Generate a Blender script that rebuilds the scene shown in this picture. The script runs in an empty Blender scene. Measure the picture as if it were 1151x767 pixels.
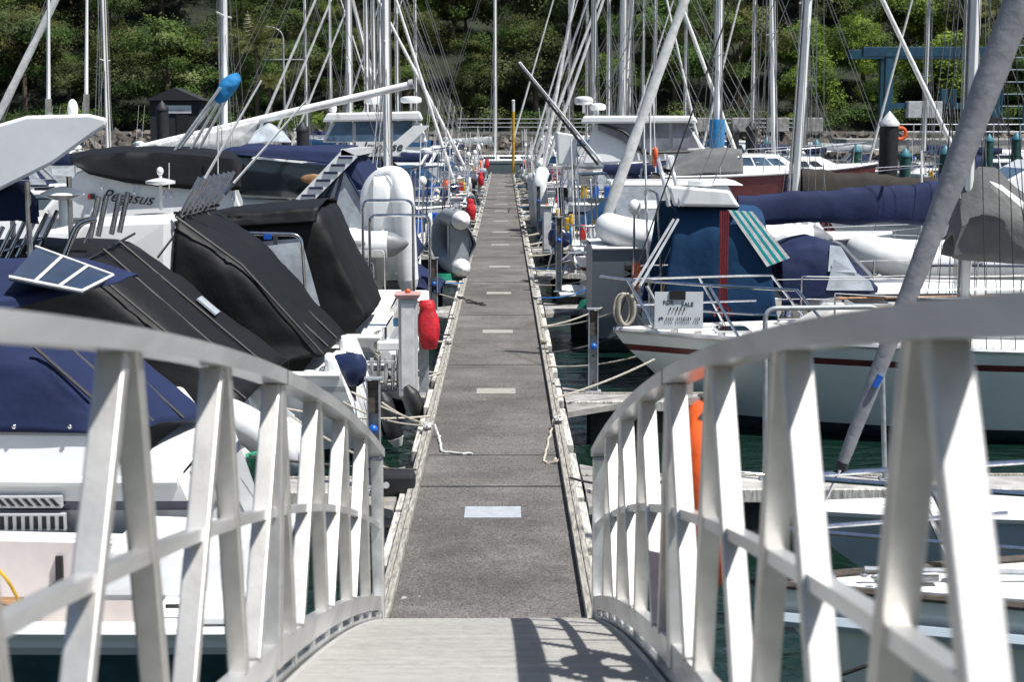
import bpy, math, random
from mathutils import Vector, Matrix, noise, Euler
random.seed(7)
R = math.radians
scene = bpy.context.scene
C = scene.collection
# ------------------------------------------------------------------ camera numbers
F = 1800.0; HZ = 138.0; XV = 566.0; CAM_Z = 3.865
TILT = math.atan((383.5-HZ)/F); YAW = (575.5-XV)/F
_fw = Vector((math.sin(YAW)*math.cos(TILT), math.cos(YAW)*math.cos(TILT), -math.sin(TILT)))
_rt = Vector((math.cos(YAW), -math.sin(YAW), 0))
_up = _rt.cross(_fw)
EYE = Vector((0, 0, CAM_Z))
def ray(px, py): return _fw + _rt*((px-575.5)/F) + _up*((383.5-py)/F)
def P(px, py, Y):
    d = ray(px, py); return EYE + d*(Y/d.y)
def G(px, py, z):
    d = ray(px, py); return EYE + d*((z-CAM_Z)/d.z)
def PX(px, Y, py=HZ): return P(px, py, Y).x
# ------------------------------------------------------------------ materials
M = {}
def mat(name, col, rough=.5, metal=0., var=.12, scale=6., bump=0., bscale=40., alpha=1., trans=0., spec=.5, coat=0., stretch=(1,1,1), col2=None, emit=None, objvar=0., transl=0.):
    m = bpy.data.materials.new(name); m.use_nodes = True; M[name] = m
    nt = m.node_tree; N = nt.nodes; Lk = nt.links
    b = N['Principled BSDF']
    tc = N.new('ShaderNodeTexCoord'); mp = N.new('ShaderNodeMapping'); mp.inputs['Scale'].default_value = stretch
    Lk.new(tc.outputs['Object'], mp.inputs['Vector'])
    nz = N.new('ShaderNodeTexNoise'); nz.inputs['Scale'].default_value = scale; nz.inputs['Detail'].default_value = 5; nz.inputs['Roughness'].default_value = .6
    Lk.new(mp.outputs[0], nz.inputs['Vector'])
    mx = N.new('ShaderNodeMix'); mx.data_type = 'RGBA'
    c2 = col2 if col2 else tuple(c*(1-2*var) for c in col)
    c1 = col if col2 else tuple(min(1, c*(1+var)) for c in col)
    mx.inputs[6].default_value = (*c2, 1); mx.inputs[7].default_value = (*c1, 1)
    rp = N.new('ShaderNodeMapRange'); rp.inputs[1].default_value = .35; rp.inputs[2].default_value = .65
    Lk.new(nz.outputs['Fac'], rp.inputs[0]); Lk.new(rp.outputs[0], mx.inputs[0])
    out = mx.outputs[2]
    if objvar:
        oi = N.new('ShaderNodeObjectInfo'); hs = N.new('ShaderNodeHueSaturation')
        mr = N.new('ShaderNodeMapRange'); mr.inputs[3].default_value = 1-objvar; mr.inputs[4].default_value = 1+objvar
        mh = N.new('ShaderNodeMapRange'); mh.inputs[3].default_value = .5-objvar*.06; mh.inputs[4].default_value = .5+objvar*.05
        Lk.new(oi.outputs['Random'], mr.inputs[0]); Lk.new(mr.outputs[0], hs.inputs['Value'])
        mm = N.new('ShaderNodeMath'); mm.operation = 'MULTIPLY'; mm.inputs[1].default_value = 7.31
        fr = N.new('ShaderNodeMath'); fr.operation = 'FRACT'
        Lk.new(oi.outputs['Random'], mm.inputs[0]); Lk.new(mm.outputs[0], fr.inputs[0]); Lk.new(fr.outputs[0], mh.inputs[0]); Lk.new(mh.outputs[0], hs.inputs['Hue'])
        Lk.new(out, hs.inputs['Color']); out = hs.outputs[0]
    Lk.new(out, b.inputs['Base Color'])
    b.inputs['Roughness'].default_value = rough; b.inputs['Metallic'].default_value = metal
    b.inputs['Specular IOR Level'].default_value = spec; b.inputs['Coat Weight'].default_value = coat; b.inputs['Coat Roughness'].default_value = .08
    b.inputs['Alpha'].default_value = alpha; b.inputs['Transmission Weight'].default_value = trans
    if emit: b.inputs['Emission Color'].default_value = (*emit, 1); b.inputs['Emission Strength'].default_value = 1
    if bump:
        bn = N.new('ShaderNodeTexNoise'); bn.inputs['Scale'].default_value = bscale; bn.inputs['Detail'].default_value = 4
        Lk.new(mp.outputs[0], bn.inputs['Vector'])
        bp = N.new('ShaderNodeBump'); bp.inputs['Strength'].default_value = min(1, bump); bp.inputs['Distance'].default_value = .02
        Lk.new(bn.outputs['Fac'], bp.inputs['Height']); Lk.new(bp.outputs[0], b.inputs['Normal'])
    if transl:
        tl = N.new('ShaderNodeBsdfTranslucent'); ms = N.new('ShaderNodeMixShader'); ms.inputs[0].default_value = transl
        Lk.new(out, tl.inputs['Color']); Lk.new(b.outputs[0], ms.inputs[1]); Lk.new(tl.outputs[0], ms.inputs[2])
        Lk.new(ms.outputs[0], N['Material Output'].inputs['Surface'])
    return m
mat('gel_white', (.74,.75,.74), .22, var=.04, scale=2, coat=.3)
mat('gel_cream', (.66,.65,.60), .28, var=.05, scale=2, coat=.2)
mat('gel_grey', (.42,.43,.43), .3, var=.05, scale=2, coat=.2)
mat('gel_bluegrey', (.36,.42,.46), .25, var=.05, scale=2, coat=.3)
mat('gel_green', (.62,.66,.63), .25, var=.05, scale=1.5, coat=.3)
mat('gel_pink', (.66,.61,.585), .4, var=.05, scale=3)
mat('deck_white', (.70,.70,.67), .6, var=.1, scale=9, bump=.25, bscale=180)
mat('navy_paint', (.01,.018,.06), .3, var=.1, coat=.4)
mat('maroon_paint', (.10,.018,.02), .35, var=.15)
mat('antifoul', (.015,.03,.035), .8, var=.3, scale=8)
mat('teal_paint', (.02,.06,.07), .4, var=.2)
mat('black_canvas', (.0045,.0045,.0052), .6, var=.10, scale=2, bump=.3, bscale=9, spec=.3)
mat('navy_canvas', (.012,.020,.062), .8, var=.10, scale=2, bump=.3, bscale=10, spec=.25)
mat('blue_canvas', (.007,.040,.10), .8, var=.10, scale=2, bump=.3, bscale=10, spec=.25)
mat('sky_canvas', (.01,.20,.46), .75, var=.08, scale=5, bump=.3, bscale=20)
mat('grey_canvas', (.13,.13,.13), .85, var=.05, scale=5, bump=.4, bscale=22, spec=.2)
mat('pale_canvas', (.40,.42,.43), .85, var=.12, scale=5, bump=.4, bscale=22, spec=.2)
mat('brown_canvas', (.028,.022,.017), .9, var=.15, scale=6, bump=.4, bscale=30)
mat('maroon_canvas', (.22,.02,.035), .8, var=.2, scale=6, bump=.4)
mat('teal_stripe', (.0,.30,.32), .7, var=.1)
mat('alu', (.66,.66,.65), .30, metal=.6, var=.15, scale=5, bump=.04, bscale=120, stretch=(1,.15,1))
mat('alu_matt', (.57,.555,.525), .47, metal=.82, var=.07, scale=9, bump=.03, bscale=90)
mat('alu_deck', (.42,.412,.385), .6, metal=.15, var=.07, scale=4, bump=.2, bscale=60, stretch=(.4,14,1))
mat('stainless', (.60,.60,.62), .16, metal=1, var=.1, scale=20)
mat('mast_alu', (.76,.76,.75), .4, metal=.1, var=.1, scale=3, stretch=(1,1,.2))
mat('mast_grey', (.36,.37,.37), .5, metal=.3, var=.14, scale=3, stretch=(1,1,.2))
mat('sail_white', (.66,.66,.64), .8, var=.1, scale=8, bump=.3)
mat('sail_grey', (.27,.27,.285), .85, var=.06, scale=9, bump=.3, bscale=14, spec=.2)
mat('wire', (.25,.25,.25), .4, metal=.6)
mat('wire_dark', (.03,.03,.03), .6)
mat('galv', (.34,.36,.38), .5, metal=.35, var=.12, scale=14)
mat('ped_grey', (.40,.41,.42), .45, var=.08, scale=5)
mat('glass_dark', (.012,.016,.02), .06, var=.3, scale=2, spec=.8)
mat('glass_blue', (.05,.09,.14), .08, var=.3, scale=2, spec=.8)
mat('clear_vinyl', (.55,.58,.62), .12, var=.10, scale=5, alpha=.60, bump=.3, bscale=7, spec=.8)
mat('vinyl_pale', (.42,.46,.50), .14, var=.16, scale=3, bump=.25, bscale=5, spec=.8)
mat('rubber', (.012,.012,.013), .55, var=.2)
mat('hypalon_white', (.72,.73,.73), .42, var=.06, scale=4, bump=.1, bscale=9)
mat('hypalon_grey', (.26,.28,.30), .5, var=.1, scale=4, bump=.15, bscale=9)
mat('hypalon_cone', (.16,.17,.18), .5, var=.1)
mat('red_cover', (.50,.012,.022), .5, var=.2, scale=6, bump=.5, bscale=16)
mat('red_paint', (.42,.02,.02), .4)
mat('pink_top', (.46,.27,.26), .5)
mat('orange_plastic', (.70,.10,.012), .45, var=.12, scale=5, bump=.15)
mat('yellow_paint', (.52,.30,.01), .5, var=.2)
mat('blue_plastic', (.01,.09,.42), .35)
mat('lblue_plastic', (.10,.36,.55), .4)
mat('green_net', (.01,.22,.12), .8, var=.3)
mat('rope_cream', (.50,.46,.38), .9, var=.2, scale=60, bump=.6, bscale=120)
mat('rope_white', (.66,.65,.62), .9, var=.2, scale=60, bump=.6, bscale=120)
mat('rope_dark', (.05,.045,.045), .9, var=.2, scale=60)
mat('rope_red', (.34,.05,.05), .9, var=.2, scale=60)
mat('rope_green', (.01,.20,.13), .9)
mat('rope_blue', (.01,.12,.35), .9)
mat('rope_lime', (.35,.45,.02), .9)
mat('timber', (.33,.31,.27), .85, var=.28, scale=9, bump=.5, bscale=60, stretch=(6,.5,1))
mat('timber_pale', (.56,.54,.49), .85, var=.3, scale=7, bump=.5, bscale=50, stretch=(6,.6,1))
mat('timber_brown', (.075,.06,.048), .8, var=.3, scale=9, stretch=(1,1,4))
mat('teak', (.30,.16,.07), .6, var=.2, scale=12)
mat('concrete', (.25,.24,.22), .9, var=.2, scale=4, bump=.4, bscale=60)
mat('concrete_pale', (.36,.35,.33), .9, var=.2, scale=3, bump=.3, bscale=40)
mat('float_dark', (.03,.032,.03), .9, var=.3)
mat('plate_grey', (.40,.43,.46), .55, metal=.2, var=.07, scale=12)
mat('plate_cream', (.30,.285,.25), .7, var=.1, scale=12)
mat('seam', (.025,.025,.025), .9)
mat('pile_black', (.012,.013,.015), .6, var=.3, scale=5)
mat('pile_green', (.012,.075,.06), .6, var=.3, scale=4)
mat('pile_cap', (.04,.17,.21), .5, var=.15)
mat('cap_white', (.6,.6,.6), .5)
mat('lift_blue', (.010,.060,.10), .5, var=.2, scale=2)
mat('rock', (.17,.15,.125), .9, var=.35, scale=1.2, bump=.6, bscale=9, objvar=.25)
mat('hut_dark', (.018,.02,.024), .7, var=.2)
mat('sign_white', (.62,.64,.65), .5, var=.03)
mat('ink', (.015,.016,.02), .6)
mat('ink_blue', (.01,.04,.22), .6)
mat('sign_green', (.02,.22,.08), .6)
mat('bark', (.11,.085,.06), .95, var=.3, scale=5, bump=.6, bscale=20, stretch=(3,3,.5))
mat('leaf_a', (.105,.155,.036), .8, spec=.15, scale=.5, col2=(.026,.048,.015), objvar=.35, transl=.22)
mat('leaf_b', (.18,.215,.085), .8, spec=.15, scale=.6, col2=(.042,.062,.026), objvar=.30, transl=.22)
mat('leaf_c', (.115,.108,.040), .8, spec=.1, scale=.7, col2=(.060,.070,.024), objvar=.30, transl=.18)
mat('leaf_bright', (.19,.26,.045), .8, spec=.15, scale=.8, col2=(.07,.13,.02), objvar=.2, transl=.3)
mat('palm_leaf', (.14,.15,.04), .5, var=.3, transl=.25)
mat('hill_soil', (.014,.022,.009), .95, scale=.6, col2=(.006,.010,.004), bump=1, bscale=2)  # ground kept near black: shade between the trees is put into the colour
mat('solar', (.012,.03,.07), .38, var=.2, scale=10, spec=.8)
# walkway: aggregate-coated concrete, darker in long worn patches, paler cross streaks
def walkway_mat():
    m = mat('walk', (.104,.096,.089), .9, var=.08, scale=1.6, bump=.5, bscale=150)
    nt = m.node_tree; N = nt.nodes; L = nt.links; b = N['Principled BSDF']
    src = b.inputs['Base Color'].links[0].from_socket
    tc = N.new('ShaderNodeTexCoord')
    mp = N.new('ShaderNodeMapping'); mp.inputs['Scale'].default_value = (.6, 1.5, 1); L.new(tc.outputs['Object'], mp.inputs['Vector'])
    n1 = N.new('ShaderNodeTexNoise'); n1.inputs['Scale'].default_value = 1.3; n1.inputs['Detail'].default_value = 6; n1.inputs['Roughness'].default_value = .7; L.new(mp.outputs[0], n1.inputs['Vector'])
    n2 = N.new('ShaderNodeTexNoise'); n2.inputs['Scale'].default_value = 75; n2.inputs['Detail'].default_value = 3; L.new(tc.outputs['Object'], n2.inputs['Vector'])
    r1 = N.new('ShaderNodeMapRange'); r1.inputs[1].default_value = .3; r1.inputs[2].default_value = .7; r1.inputs[3].default_value = .72; r1.inputs[4].default_value = 1.30; L.new(n1.outputs[0], r1.inputs[0])
    r2 = N.new('ShaderNodeMapRange'); r2.inputs[1].default_value = .3; r2.inputs[2].default_value = .7; r2.inputs[3].default_value = .30; r2.inputs[4].default_value = 1.95; L.new(n2.outputs[0], r2.inputs[0])
    mu = N.new('ShaderNodeMath'); mu.operation = 'MULTIPLY'; L.new(r1.outputs[0], mu.inputs[0]); L.new(r2.outputs[0], mu.inputs[1])
    vm = N.new('ShaderNodeVectorMath'); vm.operation = 'SCALE'; L.new(src, vm.inputs[0]); L.new(mu.outputs[0], vm.inputs['Scale'])
    # a few droppings and pale scuffs, and darker damp patches
    vo = N.new('ShaderNodeTexVoronoi'); vo.inputs['Scale'].default_value = 1.7; vo.inputs['Randomness'].default_value = 1; nd = N.new('ShaderNodeTexNoise'); nd.inputs['Scale'].default_value = 9
    va = N.new('ShaderNodeVectorMath'); va.operation = 'MULTIPLY_ADD'; va.inputs[1].default_value = (.12,.12,0); L.new(nd.outputs['Color'], va.inputs[0]); L.new(tc.outputs['Object'], va.inputs[2]); L.new(tc.outputs['Object'], nd.inputs['Vector']); L.new(va.outputs[0], vo.inputs['Vector'])
    lt = N.new('ShaderNodeMath'); lt.operation = 'LESS_THAN'; lt.inputs[1].default_value = .035; L.new(vo.outputs['Distance'], lt.inputs[0])
    n3 = N.new('ShaderNodeTexNoise'); n3.inputs['Scale'].default_value = .45; n3.inputs['Detail'].default_value = 7; n3.inputs['Roughness'].default_value = .72; n3.inputs['Distortion'].default_value = .8; L.new(tc.outputs['Object'], n3.inputs['Vector'])
    r3 = N.new('ShaderNodeMapRange'); r3.inputs[1].default_value = .40; r3.inputs[2].default_value = .60; r3.inputs[3].default_value = .74; r3.inputs[4].default_value = 1.15; L.new(n3.outputs[0], r3.inputs[0])
    v2 = N.new('ShaderNodeVectorMath'); v2.operation = 'SCALE'; L.new(vm.outputs[0], v2.inputs[0]); L.new(r3.outputs[0], v2.inputs['Scale'])
    mw = N.new('ShaderNodeMix'); mw.data_type = 'RGBA'; L.new(lt.outputs[0], mw.inputs[0]); L.new(v2.outputs[0], mw.inputs[6]); mw.inputs[7].default_value = (.34,.33,.31,1)
    L.new(mw.outputs[2], b.inputs['Base Color'])
walkway_mat()
def water_mat():
    m = bpy.data.materials.new('sea_water'); m.use_nodes = True; M['sea_water'] = m
    nt = m.node_tree; N = nt.nodes; L = nt.links; b = N['Principled BSDF']
    b.inputs['Base Color'].default_value = (.004,.016,.011,1); b.inputs['Roughness'].default_value = .06; b.inputs['IOR'].default_value = 1.33
    tc = N.new('ShaderNodeTexCoord'); n1 = N.new('ShaderNodeTexNoise'); n1.inputs['Scale'].default_value = 2.2; n1.inputs['Detail'].default_value = 5; n1.inputs['Distortion'].default_value = .6
    mp = N.new('ShaderNodeMapping'); mp.inputs['Scale'].default_value = (1, 1.6, 1); L.new(tc.outputs['Object'], mp.inputs[0]); L.new(mp.outputs[0], n1.inputs['Vector'])
    bp = N.new('ShaderNodeBump'); bp.inputs['Strength'].default_value = .55; bp.inputs['Distance'].default_value = .12
    L.new(n1.outputs[0], bp.inputs['Height']); L.new(bp.outputs[0], b.inputs['Normal'])
water_mat()
# ------------------------------------------------------------------ mesh builder
SPLIT = {'quarter_moulding','hoop_rail','roof_post','targa_arch','seam','side_curtain','canopy_frame','bimini_frame','coaming','cockpit_rail','gantry','boarding_pole','hand_rail','socket','line_clip','canopy_clip','pushpit','deck_fitting','battery_box','bolt','cover_clip'}
class MB:
    def __init__(s): s.v = []; s.f = []; s.m = []; s.sm = []; s.names = []
    def mi(s, m):
        if m not in s.names: s.names.append(m)
        return s.names.index(m)
    def face(s, idx, m, smooth=False): s.f.append(idx); s.m.append(s.mi(m)); s.sm.append(smooth)
    def add(s, pts):
        n = len(s.v); s.v += [Vector(p) for p in pts]; return n
    def quad(s, a, b, c, d, m): n = s.add([a,b,c,d]); s.face((n,n+1,n+2,n+3), m)
    def hexa(s, p, m):            # 8 points: bottom 4 ccw, top 4 ccw
        n = s.add(p)
        for q in ((3,2,1,0),(4,5,6,7),(0,1,5,4),(1,2,6,5),(2,3,7,6),(3,0,4,7)): s.face(tuple(n+i for i in q), m)
    def box(s, c, d, m, rot=None):
        c = Vector(c); x,y,z = d[0]/2, d[1]/2, d[2]/2
        p = [(-x,-y,-z),(x,-y,-z),(x,y,-z),(-x,y,-z),(-x,-y,z),(x,-y,z),(x,y,z),(-x,y,z)]
        if rot is not None:
            E = Euler(rot).to_matrix(); p = [E @ Vector(q) for q in p]
        s.hexa([c+Vector(q) for q in p], m)
    def beam(s, a, b, w, h, m, up=(0,0,1)):
        a = Vector(a); b = Vector(b); d = (b-a).normalized(); u = Vector(up)
        if abs(d.dot(u)) > .99: u = Vector((0,1,0))
        sx = d.cross(u).normalized()*(w/2); sz = sx.cross(d).normalized()*(h/2)
        s.hexa([a-sx-sz, a+sx-sz, b+sx-sz, b-sx-sz, a-sx+sz, a+sx+sz, b+sx+sz, b-sx+sz], m)
    def tube(s, pts, r, m, seg=8, cap=True, r2=None, sq=1.):
        pts = [Vector(p) for p in pts]; n = len(pts)
        if n < 2: return
        rad = r if isinstance(r, (list, tuple)) else [r + ((r2-r)*i/(n-1) if r2 is not None else 0) for i in range(n)]
        t0 = (pts[1]-pts[0]).normalized(); ref = Vector((0,0,1)) if abs(t0.z) < .9 else Vector((1,0,0))
        nx = t0.cross(ref).normalized(); base = len(s.v)
        for i, p in enumerate(pts):
            t = (pts[min(i+1,n-1)]-pts[max(i-1,0)]).normalized()
            nx = (nx - t*nx.dot(t)).normalized(); ny = t.cross(nx)
            for k in range(seg):
                a = 2*math.pi*k/seg
                s.v.append(p + nx*(math.cos(a)*rad[i]) + ny*(math.sin(a)*rad[i]*sq))
        for i in range(n-1):
            for k in range(seg):
                a = base+i*seg+k; b = base+i*seg+(k+1)%seg
                s.face((a,b,b+seg,a+seg), m, True)
        if cap:
            s.face(tuple(base+k for k in range(seg-1,-1,-1)), m); s.face(tuple(base+(n-1)*seg+k for k in range(seg)), m)
    def ell(s, c, r, m, seg=14, rings=8):
        c = Vector(c); base = len(s.v)
        for i in range(rings+1):
            ph = math.pi*i/rings
            for k in range(seg):
                a = 2*math.pi*k/seg
                s.v.append(c+Vector((math.sin(ph)*math.cos(a)*r[0], math.sin(ph)*math.sin(a)*r[1], math.cos(ph)*r[2])))
        for i in range(rings):
            for k in range(seg):
                a = base+i*seg+k; b = base+i*seg+(k+1)%seg
                s.face((a,a+seg,b+seg,b), m, True)
    def lathe(s, c, prof, m, seg=16, axis='z'):
        c = Vector(c); base = len(s.v)
        for (r, h) in prof:
            for k in range(seg):
                a = 2*math.pi*k/seg; q = (math.cos(a)*r, math.sin(a)*r, h)
                if axis == 'y': q = (q[0], q[2], q[1])
                if axis == 'x': q = (q[2], q[0], q[1])
                s.v.append(c+Vector(q))
        for i in range(len(prof)-1):
            for k in range(seg):
                a = base+i*seg+k; b = base+i*seg+(k+1)%seg; s.face((a,b,b+seg,a+seg), m, True)
        s.face(tuple(base+k for k in range(seg-1,-1,-1)), m); s.face(tuple(base+(len(prof)-1)*seg+k for k in range(seg)), m)
    def rows(s, rows, m, smooth=True, mfun=None):
        n = len(rows[0]); base = len(s.v)
        for r in rows: s.v += [Vector(p) for p in r]
        for i in range(len(rows)-1):
            for j in range(n-1):
                a = base+i*n+j
                s.face((a,a+1,a+n+1,a+n), mfun(i,j) if mfun else m, smooth)
    def prism(s, poly, vec, m):    # flat polygon extruded by vec
        vec = Vector(vec); n = len(poly); b = s.add(poly); s.add([Vector(p)+vec for p in poly])
        s.face(tuple(b+i for i in range(n-1,-1,-1)), m); s.face(tuple(b+n+i for i in range(n)), m)
        for i in range(n): j = (i+1)%n; s.face((b+i,b+j,b+n+j,b+n+i), m)
    def build(s, name, parent=None, world=False, bevel=0, solid=0, sharp=40):
        if name in SPLIT:
            par = list(range(len(s.v)))
            def fnd(a):
                while par[a] != a: par[a] = par[par[a]]; a = par[a]
                return a
            for f in s.f:
                for q in f[1:]: par[fnd(q)] = fnd(f[0])
            isl = {}
            for i, f in enumerate(s.f): isl.setdefault(fnd(f[0]), []).append(i)
            if len(isl) > 1:
                out = None
                for fs in isl.values():
                    b = MB(); mp = {}
                    for i in fs:
                        for q in s.f[i]:
                            if q not in mp: mp[q] = len(b.v); b.v.append(s.v[q])
                        b.face(tuple(mp[q] for q in s.f[i]), s.names[s.m[i]], s.sm[i])
                    o = b._build(name, parent, world, bevel, solid, sharp); out = out or o
                return out
        return s._build(name, parent, world, bevel, solid, sharp)
    def _build(s, name, parent=None, world=False, bevel=0, solid=0, sharp=40):
        me = bpy.data.meshes.new(name)
        vs = s.v
        if world and parent is not None:
            inv = pmat(parent).inverted(); vs = [inv @ p for p in s.v]
        me.from_pydata([tuple(p) for p in vs], [], s.f)
        for n in s.names: me.materials.append(M[n])
        for i, p in enumerate(me.polygons): p.material_index = s.m[i]; p.use_smooth = s.sm[i]
        me.update()
        if any(s.sm): me.set_sharp_from_angle(angle=R(sharp))
        o = bpy.data.objects.new(name, me); C.objects.link(o)
        if parent is not None: o.parent = parent
        if bevel:
            md = o.modifiers.new('bevel', 'BEVEL'); md.width = bevel; md.segments = 2; md.limit_method = 'ANGLE'; md.angle_limit = R(35)
        if solid:
            md = o.modifiers.new('solid', 'SOLIDIFY'); md.thickness = solid; md.offset = 0
        return o
def pmat(o):
    m = Matrix.LocRotScale(o.location, o.rotation_euler, o.scale)
    return pmat(o.parent) @ m if o.parent else m
def thing(name, label, cat, loc=(0,0,0), rotz=0, group=None, rot=None):
    o = bpy.data.objects.new(name, None); C.objects.link(o); o.empty_display_size = .2
    o.location = loc; o.rotation_euler = rot if rot else (0,0,rotz)
    return tag(o, label, cat, group)
def tag(o, label=None, cat=None, group=None, kind=None):
    if label: o['label'] = label
    if cat: o['category'] = cat
    if group: o['group'] = group
    if kind: o['kind'] = kind
    return o
def dup(o, parent=None):
    c = o.copy(); C.objects.link(c); c.parent = parent
    for ch in list(o.children): dup(ch, c)
    return c
def place(root, loc, rot, label, group=None):
    r = dup(root); r.location = loc; r.rotation_euler = rot; r['label'] = label
    if group: r['group'] = group
    return r
def ticks(n, w, h, m, origin, xdir=(1,0,0), up=(0,0,1), seed=1):
    """a line of small uneven strokes, for lettering too small to read"""
    r = random.Random(seed); x = Vector(xdir).normalized(); u = Vector(up).normalized(); nn = x.cross(u); mb = MB(); o = Vector(origin)
    for i in range(n):
        if r.random() < .12: continue
        c = o+x*(w*(i+.5)/n); a = w/n*r.uniform(.22,.34); b = h*r.uniform(.3,.5); s = r.uniform(-.3,.3)*a
        mb.hexa([c-x*a-u*b, c+x*a*.2-u*b, c+x*a*.2-u*b+nn*.006, c-x*a-u*b+nn*.006, c-x*(a*.2)+u*b+x*s, c+x*a+u*b+x*s, c+x*a+u*b+x*s+nn*.006, c-x*(a*.2)+u*b+x*s+nn*.006], m)
    return mb
def lerp(a, b, t): return a+(b-a)*t
def arc(p0, p1, p2, n=8):   # quadratic curve
    p0, p1, p2 = Vector(p0), Vector(p1), Vector(p2)
    return [p0*(1-t)**2+p1*2*t*(1-t)+p2*t*t for t in [i/n for i in range(n+1)]]
def rounded(pts, r=.08, n=4):   # polyline with rounded corners
    pts = [Vector(p) for p in pts]; out = [pts[0]]
    for i in range(1, len(pts)-1):
        a = (pts[i-1]-pts[i]); b = (pts[i+1]-pts[i]); ra = min(r, a.length*.45); rb = min(r, b.length*.45)
        out += arc(pts[i]+a.normalized()*ra, pts[i], pts[i]+b.normalized()*rb, n)
    return out+[pts[-1]]
def sag(a, b, s, n=10):
    a = Vector(a); b = Vector(b); return [a.lerp(b, i/n)-Vector((0,0,s*4*(i/n)*(1-i/n))) for i in range(n+1)]
def refine(rings, nu, nv, wr=0., sc=1.5, seed=0., soft=0, fold=0.):
    """resample a loft of polylines: nu between rings, nv between points; wr = wrinkle depth"""
    A = []
    for r in rings:
        r = [Vector(p) for p in r]; row = []
        for j in range(len(r)-1):
            for k in range(nv): row.append(r[j].lerp(r[j+1], k/nv))
        row.append(r[-1]); A.append(row)
    out = []
    for i in range(len(A)-1):
        for k in range(nu): out.append([A[i][j].lerp(A[i+1][j], k/nu) for j in range(len(A[i]))])
    out.append(A[-1])
    for it in range(soft):
        nr, nc = len(out), len(out[0]); new = [list(r) for r in out]
        for i in range(nr):
            for j in range(1, nc-1):
                if 0 < i < nr-1: new[i][j] = out[i][j]*.4+(out[i-1][j]+out[i+1][j]+out[i][j-1]+out[i][j+1])*.15
                else: new[i][j] = out[i][j]*.7+(out[i][j-1]+out[i][j+1])*.15
        out = new
    if wr:
        nr, nc = len(out), len(out[0])
        nor = []
        for i in range(nr):
            row = []
            for j in range(nc):
                du = out[min(i+1,nr-1)][j]-out[max(i-1,0)][j]; dv = out[i][min(j+1,nc-1)]-out[i][max(j-1,0)]
                n = du.cross(dv); row.append(n.normalized() if n.length > 1e-9 else Vector((0,0,1)))
            nor.append(row)
        for i in range(nr):
            for j in range(nc):
                p = out[i][j]; q = Vector((p.x*sc*.6, p.y*sc*1.3, p.z*sc))+Vector((seed*3.1, seed, 0))
                e = min(1, 3*min(j, nc-1-j)/max(1,nc)+.25)
                d = noise.noise(q)*wr + abs(noise.noise(q*2.7+Vector((5,1,9))))*wr*.7
                if fold:
                    u, v = i/(nr-1), j/(nc-1)
                    g = (v*5.3+u*2.1+noise.noise(q*.5)*1.6+seed); tri = 1-abs((g % 1)*2-1)
                    d -= fold*(max(0, tri-.72)/.28)**1.5*math.sin(math.pi*min(1,u*1.1+.05))
                out[i][j] = p + nor[i][j]*d*e
    return out
def text_mb(s, size, m, origin, xdir, up, shear=0., depth=.006, bold=0.):
    cu = bpy.data.curves.new('t', 'FONT'); cu.body = s; cu.size = size; cu.shear = shear; cu.extrude = depth/2; cu.offset = bold
    ob = bpy.data.objects.new('t', cu); C.objects.link(ob)
    bpy.context.view_layer.update()
    me = bpy.data.meshes.new_from_object(ob.evaluated_get(bpy.context.evaluated_depsgraph_get()))
    mb = MB(); x = Vector(xdir).normalized(); u = Vector(up).normalized(); n = x.cross(u)
    mb.add([Vector(origin)+x*v.co.x+u*v.co.y+n*v.co.z for v in me.vertices])
    for p in me.polygons: mb.face(tuple(p.vertices), m)
    bpy.data.objects.remove(ob); bpy.data.meshes.remove(me); bpy.data.curves.remove(cu)
    return mb
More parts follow.
